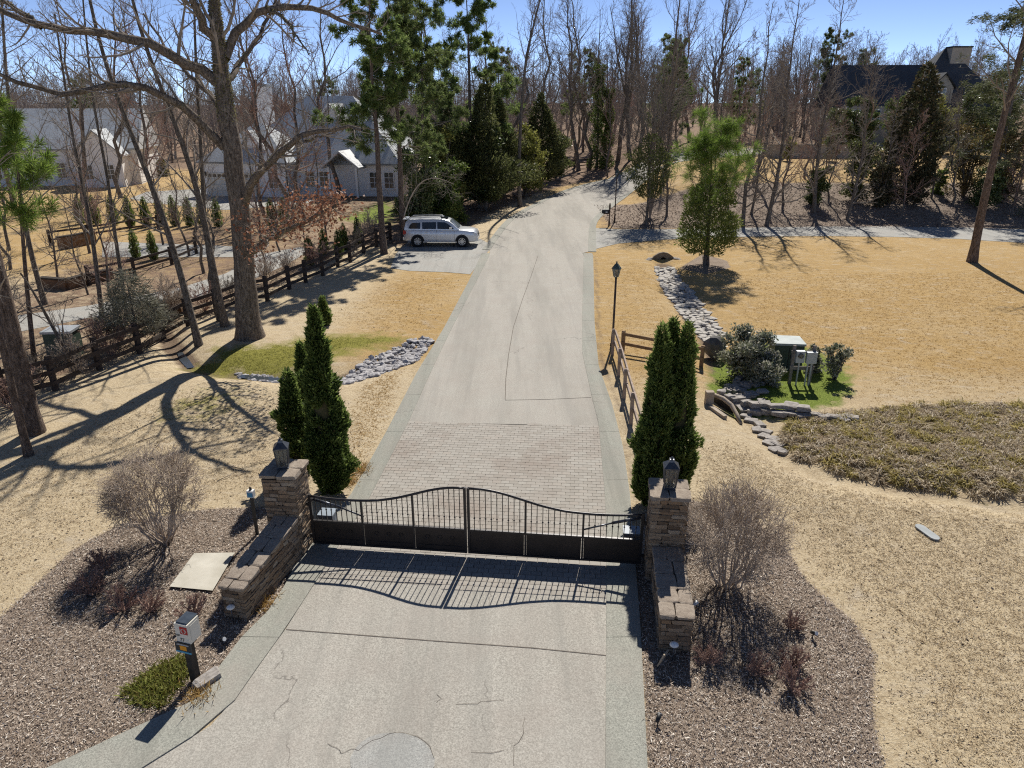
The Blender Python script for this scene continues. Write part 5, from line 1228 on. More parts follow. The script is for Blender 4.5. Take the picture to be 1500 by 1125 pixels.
# ---------------------------------------------------------------- tree kinds
BT = [bare_tree(19, .24, (0, 0), .36, 18, .65, .36, rt=.011, wob=.05), bare_tree(20, .27, (.02, .01), .32, 14, .7, .34, forks=2, rt=.011, wob=.05), bare_tree(17, .20, (-.03, .02), .25, 20, .75, .3, wob=.07, rt=.011), bare_tree(21, .30, (.01, -.02), .42, 12, .6, .34, forks=3, rt=.011, wob=.04), bare_tree(14, .14, (.02, 0), .18, 24, .9, .26, twigmat=M_TWIGRED, rt=.010, wob=.05), bare_tree(16, .16, (0, .01), .16, 44, 1.15, .17, up=.14, rt=.009, dense=.9)]
PT = [pine_tree(21, .30, .52, 36, .22, nt=15, ln=.36, wd=.055, nsub=10), pine_tree(19, .26, .42, 40, .26, mat=M_NEEDLEDK, nt=15, ln=.36, wd=.055, nsub=10), pine_tree(17, .22, .22, 42, .27, nt=15, ln=.36, wd=.055, nsub=10)]
ced_prof = lambda z: np.clip((1 - z) ** .75 * (.35 + .65 * np.minimum(z / .2, 1)), .03, 1)
CT = [conifer(11, 3.0, 15000, M_CEDAR, ced_prof, .34, .11, .16, .08, .48, .25), conifer(9, 2.6, 12000, M_CEDAR, ced_prof, .32, .11, .14, .1, .5, .25)]
HT = [broadleaf(7, 2.3, M_HOLLY, 11000, .24, .12, 4, .1), broadleaf(6, 2.4, M_YELLOWLEAF, 7000, .24, .12, 4, .12), broadleaf(6.5, 2.2, M_IVY, 9000, .24, .12, 4, .1)]
def tree_at(kind, k, px, py, top, label, group=None, name='bare_tree', wide=None, rz=None):
    b0 = G(px, py); ref = {'B': (19, 20, 17, 21, 14, 16), 'P': (21, 19, 17), 'C': (11, 9), 'H': (7, 6, 6.5)}[kind][k]; parts = {'B': BT, 'P': PT, 'C': CT, 'H': HT}[kind][k]
    h = up_at(b0, top) if top is not None and top > -200 else -top; s = h / ref; w = s if wide is None else wide
    return put(parts, name, label, 'tree' if kind != 'H' else 'evergreen', b0, rz, (w, w, s), group)
# left of the drive
def lean_tree(label, pts, r0, Ydy=0, twig=True, n1=10, name='leaning_tree', foliage=None, tw=.26, t0=.3, mat=None, r1=.3, cat='tree', nt=16, ln=.22, wd=.04, lmax=None):
    """a tree whose stem follows picture points up from its base"""
    b0 = G(*pts[0]); P = np.array([np.array(b0)] + [PL(x, y, b0.y + Ydy * (k + 1)) for k, (x, y) in enumerate(pts[1:])]) - np.array(b0); P[0, 2] = -.2
    P0 = resample(P, 14)[None]; R0 = (r0 * (.78 if r0 > .11 else 1) * np.linspace(1, r1, 14))[None]; R0[0, 0] *= 1.35
    t = thing(name, label, cat, tuple(b0)); V, F = tubes(P0, R0, 10); link('trunk', mesh_np('trunk', V, [F], mat or M_BARK, True), t)
    P1, R1 = grow(P0, R0, n1, t0, 1.0, .8, tw, 7, .08, .12, .4, .012, .25); P2, R2 = grow(P1, R1, 5, .2, 1.0, .8, .5, 5, .06, .14, .55, .007, .4); P3, R3 = grow(P2, R2, 4, .2, 1.0, .75, .55, 4, .05, .14, .6, .0055, .5)
    V, F = merge([tubes(P1, R1, 5), tubes(P2, R2, 4), tubes(P3, R3, 3)]); link('crown' if foliage is None else 'branches', mesh_np('crown', V, [F], M_TWIG, True), t)
    if foliage is not None:
        V, F = needle_tufts(np.vstack([P3[:, -3:], P2[:, -3:]]), nt, ln, wd); link('crown', mesh_np('crown', V, [F], foliage), t)
    return t
lean_tree('thick dark trunk beside a thinner leaning stem at the lawn shadow', [(50, 634), (30, 540), (12, 450), (-8, 380), (-40, 240), (-70, 120), (-95, 10)], .33, 0, n1=8, mat=M_PINEBARK, t0=.6)
lean_tree('thin leaning stem in front of the thick dark trunk', [(42, 667), (22, 590), (5, 510), (-12, 440), (-45, 300), (-75, 170)], .15, .05, n1=9, t0=.5, mat=M_PINEBARK)
lean_tree('young pine with tufted green crown beyond the dark fence', [(52, 553), (44, 470), (36, 385), (30, 300), (24, 220), (18, 172)], .12, .1, n1=13, foliage=M_NEEDLEB, tw=.25, t0=.5, nt=26, ln=.34, wd=.024, mat=M_PINEBARK)
lean_tree('bare dark stem beside the young tufted pine', [(66, 446), (52, 400), (42, 360), (28, 280), (15, 180), (5, 60), (0, -60)], .16, 0, n1=12)
lean_tree('small crooked sapling leaning over the dark fence', [(112, 548), (92, 505), (75, 475), (60, 448), (48, 425), (30, 400)], .085, -.1, n1=12, tw=.4, t0=.2)
lean_tree('slim bare tree leaning left beside the great oak', [(292, 506), (275, 440), (258, 376), (240, 320), (228, 285), (200, 215), (170, 140), (140, 50), (120, -60)], .19, .15, n1=16, tw=.25, t0=.3)
lean_tree('bare forked tree rising between the fence and the great oak', [(330, 478), (318, 420), (305, 360), (294, 290), (270, 215), (240, 140), (205, 50), (180, -60)], .21, .15, n1=16, tw=.28, t0=.35)
lean_tree('upright bare tree just behind the forked one', [(322, 470), (306, 380), (298, 320), (296, 240), (290, 150), (285, 60), (284, -40)], .15, .25, n1=14, tw=.24, t0=.4)
lean_tree('bare tree with wide crooked boughs left of the neighbour hedge', [(150, 470), (142, 400), (135, 340), (122, 270), (105, 200), (95, 120), (80, 20)], .14, .2, n1=16, tw=.3, t0=.25)
lean_tree('bare slender tree growing from the gully', [(186, 470), (178, 400), (165, 330), (160, 260), (140, 180), (128, 80), (120, -20)], .12, .1, n1=16, tw=.28, t0=.25)
b0 = G(205, 508); put(conifer(up_at(b0, 392), 1.55, 4200, leafmat('grey_cedar', (.11, .11, .08), (.21, .21, .155), (.36, .34, .27), .35), ced_prof, .34, .03, .08, .2, .4, .15, droop=.7), 'grey_cedar', 'drooping grey-green cedar leaning over the dark fence', 'tree', b0)
PB = leafmat('pale_bough', (.3, .27, .22), (.4, .36, .3))
# pines and woods behind the silver car
tree_at('P', 0, 563, 372, -22, 'straight grey-barked pine at the end of the dark fence', name='pine_tree'); tree_at('P', 1, 592, 352, -20, 'dark pine directly behind the silver car', name='pine_tree')
tree_at('P', 2, 692, 290, -21, 'tall open-crowned pine above the dark cedar', name='pine_tree'); tree_at('P', 1, 625, 318, -17, 'dark pine behind the evergreen thicket', name='pine_tree', wide=.8)
tree_at('C', 0, 712, 308, 112, 'big dense dark cedar left of the bend in the road', name='cedar_tree', wide=1.0); tree_at('C', 1, 792, 278, 135, 'dark cedar behind the leaning bare trunk', name='cedar_tree')
tree_at('C', 1, 672, 300, 185, 'lower dark cedar next to the big dense one', name='cedar_tree')
for k, (kk, x, y, tp, lb) in enumerate([(0, 617, 338, 205, 'mixed evergreen thicket tree right behind the silver car roof'), (2, 655, 330, 225, 'mid-green evergreen beside the car bonnet'), (1, 640, 318, 190, 'yellow-green leafy evergreen above the silver car'), (0, 814, 264, 190, 'glossy round holly on the grass bank by the road bend'),
    (1, 770, 288, 185, 'yellow-green evergreen just right of the leaning bare trunk'), (2, 590, 330, 280, 'low green shrub at the foot of the dark pine'), (0, 740, 285, 205, 'holly thicket behind the leaning bare trunk')]): tree_at('H', kk, x, y, tp, lb, name='evergreen_tree')
lean_tree('slim leaning bare trunk at the road bend', [(762, 303), (759, 260), (762, 190), (766, 120), (775, 60), (790, 5), (805, -60)], .24, .1, n1=10, t0=.55)
for k, (v, x, y, lb) in enumerate([(3, 905, 236, 'tall double-forked bare tree at the road end'), (1, 938, 236, 'tall bare tree with thick fork beside the double-forked one'), (2, 812, 250, 'crooked bare tree behind the holly'), (0, 848, 250, 'bare tree at the wood-edge fence'), (2, 862, 248, 'second bare tree at the wood-edge fence'), (1, 978, 240, 'bare tree behind the small juniper right of the road')]): tree_at('B', v, x, y, -20 - k % 3, lb)
def ivy_trunk(label, px, py, top, r):
    b0 = G(px, py); h = up_at(b0, top); P0, R0 = trunk_line(h * 1.5, .2, 9, (0, 0), .02); t = thing('ivy_tree', label, 'tree', tuple(b0)); V, F = tubes(P0, R0, 8); link('trunk', mesh_np('trunk', V, [F], M_BARK, True), t)
    n = 5000; z = rng.random(n) ** .9 * h; th = rng.random(n) * 6.28; rr = r * (.5 + .6 * rng.random(n)) * (1 - .4 * z / h) * (1 + .35 * np.sin(z * 2.1)); C = np.stack([rr * np.cos(th), rr * np.sin(th), z], 1); A = rdir(n); V, F = cards(C, A, perp(A), .24 * np.ones(n), .16 * np.ones(n)); link('ivy', mesh_np('ivy', V, [F], M_IVY), t)
    P1, R1 = grow(P0, R0, 14, .5, 1.0, .6, .3, 7, .1, .1, .5, .015, .25); P2, R2 = grow(P1, R1, 5, .2, 1.0, .8, .5, 5, .06, .14, .5, .01, .4); V, F = merge([tubes(P1, R1, 5), tubes(P2, R2, 4)]); link('crown', mesh_np('crown', V, [F], M_TWIG, True), t)
ivy_trunk('ivy-clad trunk at the wood-edge fence', 874, 248, 95, 1.0); ivy_trunk('second slimmer ivy-clad trunk by the road end', 888, 246, 130, .8)
# right of the drive
b0 = G(946, 331); put(conifer(up_at(b0, 195), 1.6, 5000, M_JUNI, lambda z: np.clip(np.sin(np.pi * np.clip(z * .9 + .08, 0, 1)) ** .7, .05, 1), .24, .07, .13, .32, .35, .15, gap=.5), 'juniper_tree', 'small open juniper by the lamp post at the driveway mouth', 'tree', b0)
b0 = G(952, 318); put(vase_shrub(up_at(b0, 75), 3.3, 15, M_TWIG, .06, .62, .009), 'vase_bare_tree', 'grey upright vase-shaped bare tree behind the small juniper', 'tree', b0)
lean_tree('young bright-green pine rising from the juniper on the swale bank', [(1037, 388), (1038, 340), (1040, 290), (1042, 245), (1043, 205)], .10, 0, n1=26, foliage=M_NEEDLEB, tw=.50, t0=.34, nt=26, ln=.44, wd=.020, name='young_pine', mat=M_PINEBARK)
b0 = G(1032, 388); put(conifer(up_at(b0, 258), 1.95, 12000, leafmat('green_juniper', (.07, .10, .025), (.15, .19, .05), (.27, .30, .09), .45), lambda z: np.clip(np.sin(np.pi * np.clip(z * .8 + .16, 0, 1)) ** .8, .05, 1), .22, .06, .12, .14, .3, .2), 'juniper_tree', 'bushy dark juniper around the young pine on the swale bank', 'tree', b0)
for k, (v, x, y, tp, lb) in enumerate([(5, 1088, 330, 5, 'bare tree on the mulch bank nearest the young pine'), (5, 1122, 331, -19, 'tall straight bare tree second along the mulch bank'), (5, 1193, 312, -18, 'tall bare tree with fine side twigs mid-bank'), (5, 1240, 322, 80, 'bare tree leaning right on the mulch bank before the magnolia'), (4, 1148, 300, 110, 'short bare tree between the tall bank trees'),
    (4, 1318, 318, 165, 'small bare ornamental tree at the driveway edge by the magnolia'), (4, 1070, 322, 90, 'thin reddish bare tree behind the young pine'), (4, 1215, 290, 150, 'thin bare sapling behind the bank trees'), (2, 1395, 300, 150, 'low crooked bare tree behind the leaning pine trunk'), (4, 1480, 318, 190, 'thin bare tree at the right end of the bank')]): tree_at('B', v, x, y, tp, lb)
b0 = G(1322, 292); put(conifer(up_at(b0, 92), 3.0, 9000, M_MAGN, lambda z: np.clip((1 - z) ** .6 * (.7 + .3 * np.minimum(z / .15, 1)), .05, 1), .36, .18, .2, .03, .35, .25), 'magnolia_tree', 'pyramidal bronze-leaved magnolia below the dark-roofed house', 'tree', b0)
for x, y, tp, w, m_, lb in ((1252, 296, 185, 2.2, M_CEDAR, 'dark evergreen shrub on the mulch bank left of the magnolia'), (1195, 300, 235, 1.4, M_HOLLY, 'low evergreen shrub at the foot of the mid-bank bare tree'), (1410, 288, 170, 2.6, M_BRONZE, 'bronze-leaved shrub behind the leaning pine trunk'), (1470, 296, 180, 2.4, M_BRONZE, 'bronze-leaved shrub at the right end of the bank'),
                          (1375, 284, 243, .7, M_ARBO, 'little bright evergreen on the bank between magnolia and bronze shrub'), (1340, 300, 235, 1.8, M_MAGN, 'low magnolia-leaved shrub at the magnolia foot'), (1440, 306, 240, 1.6, M_HOLLY, 'dark low holly beneath the bronze shrubs'), (1285, 304, 225, 1.6, M_MAGN, 'rounded bronze-green shrub left below the magnolia')):
    b0 = G(x, y); put(broadleaf(up_at(b0, tp), w, m_, 3800 if w > 1 else 1500, .24, .12, 4, .1), 'bank_shrub', lb, 'shrub', b0)
lean_tree('leaning pine trunk on the golden lawn right of the drive', [(1424, 384), (1432, 340), (1442, 290), (1456, 230), (1472, 165), (1490, 95), (1510, 20), (1530, -60)], .34, 0, n1=12, t0=.5, tw=.3, foliage=M_DEODAR, nt=4, ln=.24, wd=.03, mat=M_PINEBARK)
def deodar(label, px, py, h, rr):
    b0 = G(px, py); t = thing('deodar_cedar', label, 'tree', tuple(b0)); P0, R0 = trunk_line(h, .3, 9, (0, 0), .01); V, F = tubes(P0, R0, 9); link('trunk', mesh_np('trunk', V, [F], M_BARK, True), t)
    P1, R1 = grow(P0, R0, 40, .12, .97, 1.45, rr, 8, -.03, .05, .25, .02, .2, flat_=.2); P2, R2 = grow(P1, R1, 9, .1, 1.0, .9, .32, 5, -.03, .08, .5, .01, .4, flat_=.25)
    V, F = merge([tubes(P1, R1, 5), tubes(P2, R2, 3)]); link('branches', mesh_np('branches', V, [F], M_TWIG, True), t)
    pts = P2.reshape(-1, 3); n = 30000; C = pts[rng.integers(0, len(pts), n)] + rng.normal(size=(n, 3)) * .14; A = nrm(rdir(n) * np.array((1, 1, .4)) + np.array((0, 0, -.15))); V, F = cards(C, A, perp(A), .34 * np.ones(n), .06 * np.ones(n)); link('crown', mesh_np('crown', V, [F], M_DEODAR), t)
deodar('layered grey-green deodar cedar beside the dark-roofed house', 1452, 284, 17, .40)
bank_more = [(13.5, 63), (17, 66), (20.5, 62), (23, 70), (26.5, 65), (29, 73), (32, 64), (35, 69), (38, 66), (42, 72), (45, 65), (16, 76), (22, 80), (28, 84), (34, 80), (40, 86), (31, 92), (24, 90)]
for k, (x, y) in enumerate(bank_more): put(BT[(5, 4, 5, 0, 4, 2)[k % 6]], 'thicket_tree', 'fine-twigged bare tree in the thicket between the bank and the hilltop houses', 'tree', (x, y, H(x, y)), scale=.42 + .28 * rng.random(), group='bare thicket trees between the bank and the hilltop houses')
for k, (x, y, s) in enumerate([(55, 104, .9), (61, 103, .8), (67, 106, .9), (49, 104, .8), (43, 100, .8), (72, 100, 1.0), (38, 89, .5), (33, 89, .45)]): put(HT[k % 3], 'hilltop_evergreen', 'evergreen shrub screening the hilltop houses', 'shrub', (x, y, H(x, y)), scale=s, group='evergreen shrubs screening the hilltop houses')
for k, (x, y, h) in enumerate([(-15.5, 47.5, 7), (-18, 51, 8), (-21, 46, 6), (-24.5, 50, 8), (-13.5, 52, 7.5), (-28, 47, 7), (-31, 53, 9), (-17, 56, 8), (-34, 48, 8), (-38, 52, 9), (-26, 40, 6), (-30, 42, 7), (-36, 40, 7), (-22, 36, 5), (-16, 37, 6), (-19, 33, 7), (-23, 31, 8), (-18, 41, 7), (-27, 35, 9), (-21, 28, 7), (-25, 27, 8), (-14.5, 41, 5), (-31, 34, 9), (-33, 30, 9), (-12.8, 44, 4.5), (-28, 30, 7)]): put(BT[(4, 5, 2)[k % 3]], 'fence_sapling', 'thin bare sapling on the neighbour side of the dark fence', 'tree', (x, y, H(x, y)), scale=h / 15, group='bare saplings on the neighbour side of the dark fence')
# ---------------------------------------------------------------- neighbour side planting
AR = arborvitae(2.4, .6, 3200)
AR = [(n_, m_) for n_, m_ in AR]
for x, y in [(168, 330), (192, 332), (216, 332), (237, 331), (257, 331), (279, 331), (320, 332), (298, 331), (120, 328), (142, 329), (400, 335), (418, 335)]: put(AR, 'young_arborvitae', 'young dusty-green arborvitae in the neighbour hedge row', 'arborvitae', G(x, y), scale=(.8, .8, .95 + .15 * rng.random()), group='hedge row of young arborvitae below the white house')
for x, y in [(200, 378), (226, 380), (455, 388), (476, 378), (497, 376), (505, 366), (525, 358)]: put(AR, 'young_arborvitae', 'young arborvitae planted just beyond the dark fence', 'arborvitae', G(x, y), scale=(.62, .62, .72 + .1 * rng.random()), group='young arborvitae beyond the dark fence')
HG = broadleaf(2.6, .55, M_YELLOWLEAF, 1400, .2, .1, 3, .05)
for k in range(17): put(HG, 'hedge_plant', 'yellow-green upright hedge plant along the neighbour lawn edge', 'hedge', G(146 + k * 6.1, 270 - k * .75), scale=.9 + .2 * rng.random(), group='yellow-green hedge by the pale brick house')
for k, (v, x, y, lb) in enumerate([(0, 120, 300, 'bare tree before the pale brick house'), (2, 178, 290, 'crooked bare tree by the yellow-green hedge'), (1, 20, 300, 'forked bare tree at the pale brick house corner'), (4, 232, 300, 'thin bare tree on the neighbour lawn'), (2, 420, 318, 'bare tree in front of the garage doors'), (4, 448, 322, 'thin bare tree in front of the porch'), (4, 395, 330, 'thin bare sapling by the arborvitae row'), (0, 500, 290, 'bare tree at the right corner of the white house')]): tree_at('B', v, x, y, -(11 + (k * 37) % 5), lb)
BR = [vase_shrub(1.7, 1.1, 16, m_, .014, 1.2, .005) for m_ in (M_TWIG, M_TWIGPALE, M_TWIGRED)]
for k, (x, y, s) in enumerate([(60, 560, 1.2), (110, 552, 1.0), (165, 520, 1.1), (225, 490, 1.2), (250, 470, 1.3), (300, 455, 1.1), (340, 440, 1.0), (420, 408, 1.0), (470, 392, 1.1), (520, 366, 1.2), (545, 352, 1.3), (20, 600, 1.2), (180, 500, 1.4), (390, 420, 1.1)]): put(BR[k % 3], 'fence_brush', 'tangled bare brush growing along the dark rail fence', 'shrub', G(x, y), scale=s, group='bare brush along the dark rail fence')
for k, (kd, kk, x, y, s) in enumerate([('H', 2, -5.6, 60, .8), ('C', 1, -5.5, 66, 1.05), ('H', 0, -3, 68, 1.1), ('C', 0, -1.5, 74, .9), ('H', 0, -7.5, 74, 1.3)]):
    put({'C': CT, 'H': HT}[kd][kk], 'woodside_evergreen', 'dark cedar in the evergreen belt left of the road bend' if kd == 'C' else 'leafy evergreen in the belt left of the road bend', 'tree', (x, y, H(x, y)), scale=s * (.9 + .2 * rng.random()), group='cedars in the evergreen belt left of the road bend' if kd == 'C' else 'leafy evergreens in the belt left of the road bend')
for k, (x, y, s) in enumerate([(46, 101, 1.1), (51, 100, 1.25), (56, 99, 1.15), (60, 98, 1.2), (65, 100, 1.25), (70, 97, 1.3), (42, 97, .9)]): put(HT[(k * 2) % 3], 'hilltop_evergreen', 'evergreen shrub screening the hilltop houses', 'shrub', (x, y, H(x, y)), scale=s, group='evergreen shrubs screening the hilltop houses')
# dead pale brush over the car
lean_tree('pale dead branching snag arching over the silver car', [(585, 352), (590, 320), (602, 285), (618, 262), (640, 258), (665, 270)], .06, -.1, n1=18, tw=.55, t0=.2, mat=M_TWIGPALE)

# ---------------------------------------------------------------- woods beyond
def simple_tree(h, r):
    P0, R0 = trunk_line(h, r, 7, (rng.normal() * .03, rng.normal() * .03), .03); P1, R1 = grow(P0, R0, 18, .12, .98, .7, .36, 6, .1, .12, .5, .03, .25); P2, R2 = grow(P1, R1, 7, .2, 1.0, .75, .5, 5, .08, .14, .5, .018, .5); P3, R3 = grow(P2, R2, 6, .2, 1.0, .7, .55, 3, .05, .12, .7, .015, .7)
    return merge([tubes(P0, R0, 5), tubes(P1, R1, 3), tubes(P2, R2, 3), tubes(P3, R3, 3)])
# the nearer wood edge: trees one can tell apart
edge_spots = [(-62, 112), (-55, 120), (-47, 108), (-40, 116), (-33, 110), (-26, 118), (-18, 108), (-11, 102), (-4, 96), (3, 100), (9, 108), (14, 114), (-70, 104), (-80, 112), (20, 122), (28, 118), (34, 126), (42, 121), (49, 128), (24, 108), (31, 112), (45, 116), (72, 124), (80, 118), (88, 126), (-14, 92), (-8, 86), (0, 90), (16, 100), (12, 92)]
for k, (x, y) in enumerate(edge_spots): put(BT[k % 5], 'woodland_tree', 'bare grey-brown tree along the edge of the far wood', 'tree', (x, y, H(x, y)), scale=(.62 + .3 * rng.random()) * (1.3 if -16 < x < 36 else 1.0), group='bare trees along the edge of the far wood')
for k, (x, y, s) in enumerate([(26, 128, .8), (22, 104, .8), (-2, 112, .75), (54, 132, .85), (62, 136, .8), (-30, 124, .6), (12, 126, .8), (37, 122, .7), (-66, 118, .6)]): put(PT[(k + 1) % 3], 'woodland_pine', 'green pine standing in the far wood', 'tree', (x, y, H(x, y)), scale=s, group='pines standing in the far wood')
far_src = []
for k, (x, y) in enumerate([(-58, 128), (-20, 130), (18, 133), (56, 127), (94, 131), (-96, 126)]):
    v, fc = simple_tree(14.5, .2); x_, y_ = x, y
    o = link('far_tree', mesh_np('far_tree', v, [fc], M_FARTWIG), None, (x, y, H(x, y) - .1)); tag(o, 'bare brown tree at the near fringe of the hillside wood', 'tree', 'bare trees at the fringe of the hillside wood'); far_src.append(o)
pts = []
for k in range(1300):
    y = 128 + 330 * rng.random() ** 1.5; x = rng.uniform(-1, 1) * (y * .85 + 20); pts.append((x, y, H(x, y) - .15))
me = bpy.data.meshes.new('distant_wood'); me.from_pydata(pts, [], []); dw = link('distant_wood', me); tag(dw, 'brown-grey mass of bare trees on the far hillside', 'wood', kind='stuff')
ng = bpy.data.node_groups.new('scatter_wood', 'GeometryNodeTree'); ng.interface.new_socket('Geometry', in_out='INPUT', socket_type='NodeSocketGeometry'); ng.interface.new_socket('Geometry', in_out='OUTPUT', socket_type='NodeSocketGeometry')
gi = ng.nodes.new('NodeGroupInput'); go = ng.nodes.new('NodeGroupOutput'); jn = ng.nodes.new('GeometryNodeJoinGeometry'); ip = ng.nodes.new('GeometryNodeInstanceOnPoints'); mp = ng.nodes.new('GeometryNodeMeshToPoints')
for o in far_src:
    oi_ = ng.nodes.new('GeometryNodeObjectInfo'); oi_.inputs['Object'].default_value = o; oi_.inputs['As Instance'].default_value = True
    ng.links.new(oi_.outputs['Geometry'], jn.inputs[0])
def rv(kind, lo, hi, seed):
    n_ = ng.nodes.new('FunctionNodeRandomValue'); n_.data_type = kind
    if kind == 'FLOAT': n_.inputs[2].default_value = lo; n_.inputs[3].default_value = hi; out = n_.outputs[1]
    else: n_.inputs[0].default_value = lo; n_.inputs[1].default_value = hi; out = n_.outputs[0]
    n_.inputs['Seed'].default_value = seed; return out
ng.links.new(gi.outputs[0], mp.inputs[0]); ng.links.new(mp.outputs[0], ip.inputs['Points']); ng.links.new(jn.outputs[0], ip.inputs['Instance']); ip.inputs['Pick Instance'].default_value = True
ng.links.new(rv('FLOAT_VECTOR', (0, 0, 0), (0, 0, 6.28), 1), ip.inputs['Rotation']); ng.links.new(rv('FLOAT', .65, 1.12, 2), ip.inputs['Scale']); ng.links.new(ip.outputs[0], go.inputs[0])
dw.modifiers.new('scatter', 'NODES').node_group = ng

# ---------------------------------------------------------------- ground stuff: rip-rap, mulch chips, grass, liriope
M_RIPRAP = islandmat('rip_rap', [(0, (.17, .165, .175)), (.5, (.31, .30, .31)), (1, (.46, .445, .44))]); 
t = thing('riprap', 'grey angular rip-rap fan beside the drive kerb', 'rocks', tuple(G(560, 530))); tag(t, group=None); o0 = np.array(G(560, 530))
RR = [boulder('stone', M_RIPRAP, 1, .2) for _ in range(6)]
poly = F_([(503, 562), (500, 545), (540, 522), (585, 502), (628, 493), (634, 500), (612, 528), (570, 543)])
c = 0
while c < 260:
    px, py = random.uniform(498, 636), random.uniform(492, 564); x, y = flat(px, py)
    if sdpoly(np.array([x]), np.array([y]), poly)[0] > 0: continue
    s = random.uniform(.13, .32); link('stone', RR[c % 6], t, (x - o0[0], y - o0[1], H(x, y) - o0[2] + s * .15), random.uniform(0, 6), (s * random.uniform(.8, 1.3), s, s * .7)); c += 1
Vs = []; n = 0
def scatter_rocks(name, label, poly, N, s0, s1, parent=None):
    base = [np.array([v.co[:] for v in m_.vertices]) for m_ in RR]; fc = [np.array([p_.vertices[:] for p_ in m_.polygons]) for m_ in RR]
    bb = np.array(poly); Vl = []; Fl = []; n0 = 0; c = 0
    while c < N:
        x, y = random.uniform(bb[:, 0].min(), bb[:, 0].max()), random.uniform(bb[:, 1].min(), bb[:, 1].max())
        if sdpoly(np.array([x]), np.array([y]), poly)[0] > 0: continue
        k = c % 6; a = random.uniform(0, 6.28); s = random.uniform(s0, s1); v = base[k] * np.array((s * random.uniform(.8, 1.4), s, s * .55)); v = np.stack([v[:, 0] * math.cos(a) - v[:, 1] * math.sin(a), v[:, 0] * math.sin(a) + v[:, 1] * math.cos(a), v[:, 2]], 1) + np.array((x, y, H(x, y) + s * .1))
        Vl.append(v); Fl.append(fc[k] + n0); n0 += len(v); c += 1
    o = link(name, mesh_np(name, np.vstack(Vl), [np.vstack(Fl)], M_RIPRAP), parent)
    if parent is not None: o.location = tuple(-np.array(parent.location))
    tag(o, label if parent is None else None, 'rocks' if parent is None else None, kind='stuff'); return o
scatter_rocks('gravel', None, poly, 900, .08, .16, t)
scatter_rocks('stream_stones', 'small grey stones lining the little stream by the moss', F_([(500, 556), (500, 544), (452, 545), (400, 541), (345, 537), (345, 545), (400, 553), (452, 557)]), 420, .08, .2)
# flagstone swale on the right
sw = F_([(958, 388), (985, 386), (1000, 410), (1030, 445), (1062, 488), (1040, 502), (1018, 480), (985, 440), (968, 415)])
t = thing('flagstone_swale', 'pale flagstone-lined swale running down from the concrete culvert', 'stone channel', tuple(G(1005, 445))); o0 = np.array(G(1005, 445)); c = 0; placed = []
PALE = pmat('pale_flag', (.30, .275, .24), (.46, .43, .385), 2, .9, .2, bump=.6, bscale=9, c3=(.58, .55, .50)); FST = [rock_mesh(rough=.16, name='flagstone', mat=PALE) for _ in range(6)]
tries = 0
while c < 280 and tries < 6000:
    tries += 1; x, y = flat(random.uniform(955, 1064), random.uniform(385, 503))
    if sdpoly(np.array([x]), np.array([y]), sw)[0] > -.05 or any((x - a) ** 2 + (y - b_) ** 2 < .24 ** 2 for a, b_ in placed): continue
    placed.append((x, y)); link('flagstone', FST[c % 6], t, (x - o0[0], y - o0[1], H(x, y) - o0[2] + .02), random.uniform(0, 3), (random.uniform(.22, .42), random.uniform(.18, .34), .13)); c += 1
scatter_rocks('gravel', None, sw, 500, .08, .18, t)
M_WATER = NT('stream_water'); M_WATER.base((.05, .06, .07), .04, .6); M_WATER.bump(M_WATER.noise(9, 3), .15, .01); M_WATER = M_WATER.m
w_ = [(505, 552), (470, 551), (452, 550), (420, 548), (395, 547), (350, 542)]
P = [np.array(flat(*q)) for q in w_]
def ribbon(name, P, w, z, mat):
    Lp, Rp = [], []
    for k, p_ in enumerate(P):
        d = P[min(k + 1, len(P) - 1)] - P[max(k - 1, 0)]; d = d / np.linalg.norm(d); n_ = np.array((-d[1], d[0])) * w / 2 * (1 + .3 * math.sin(k * 2)); Lp.append((*(p_ + n_), z)); Rp.append((*(p_ - n_), z))
    V = np.array(Lp + Rp); n = len(P); o = link(name, mesh_np(name, V, [[(i, n + i, n + i + 1, i + 1) for i in range(n - 1)]], mat)); o['kind'] = 'structure'
ribbon('stream_water', P, .34, -.235, M_WATER)
ribbon('stream_water', [np.array(flat(*q)) for q in [(278, 530), (268, 518), (262, 508)]], .26, -.245, M_WATER)

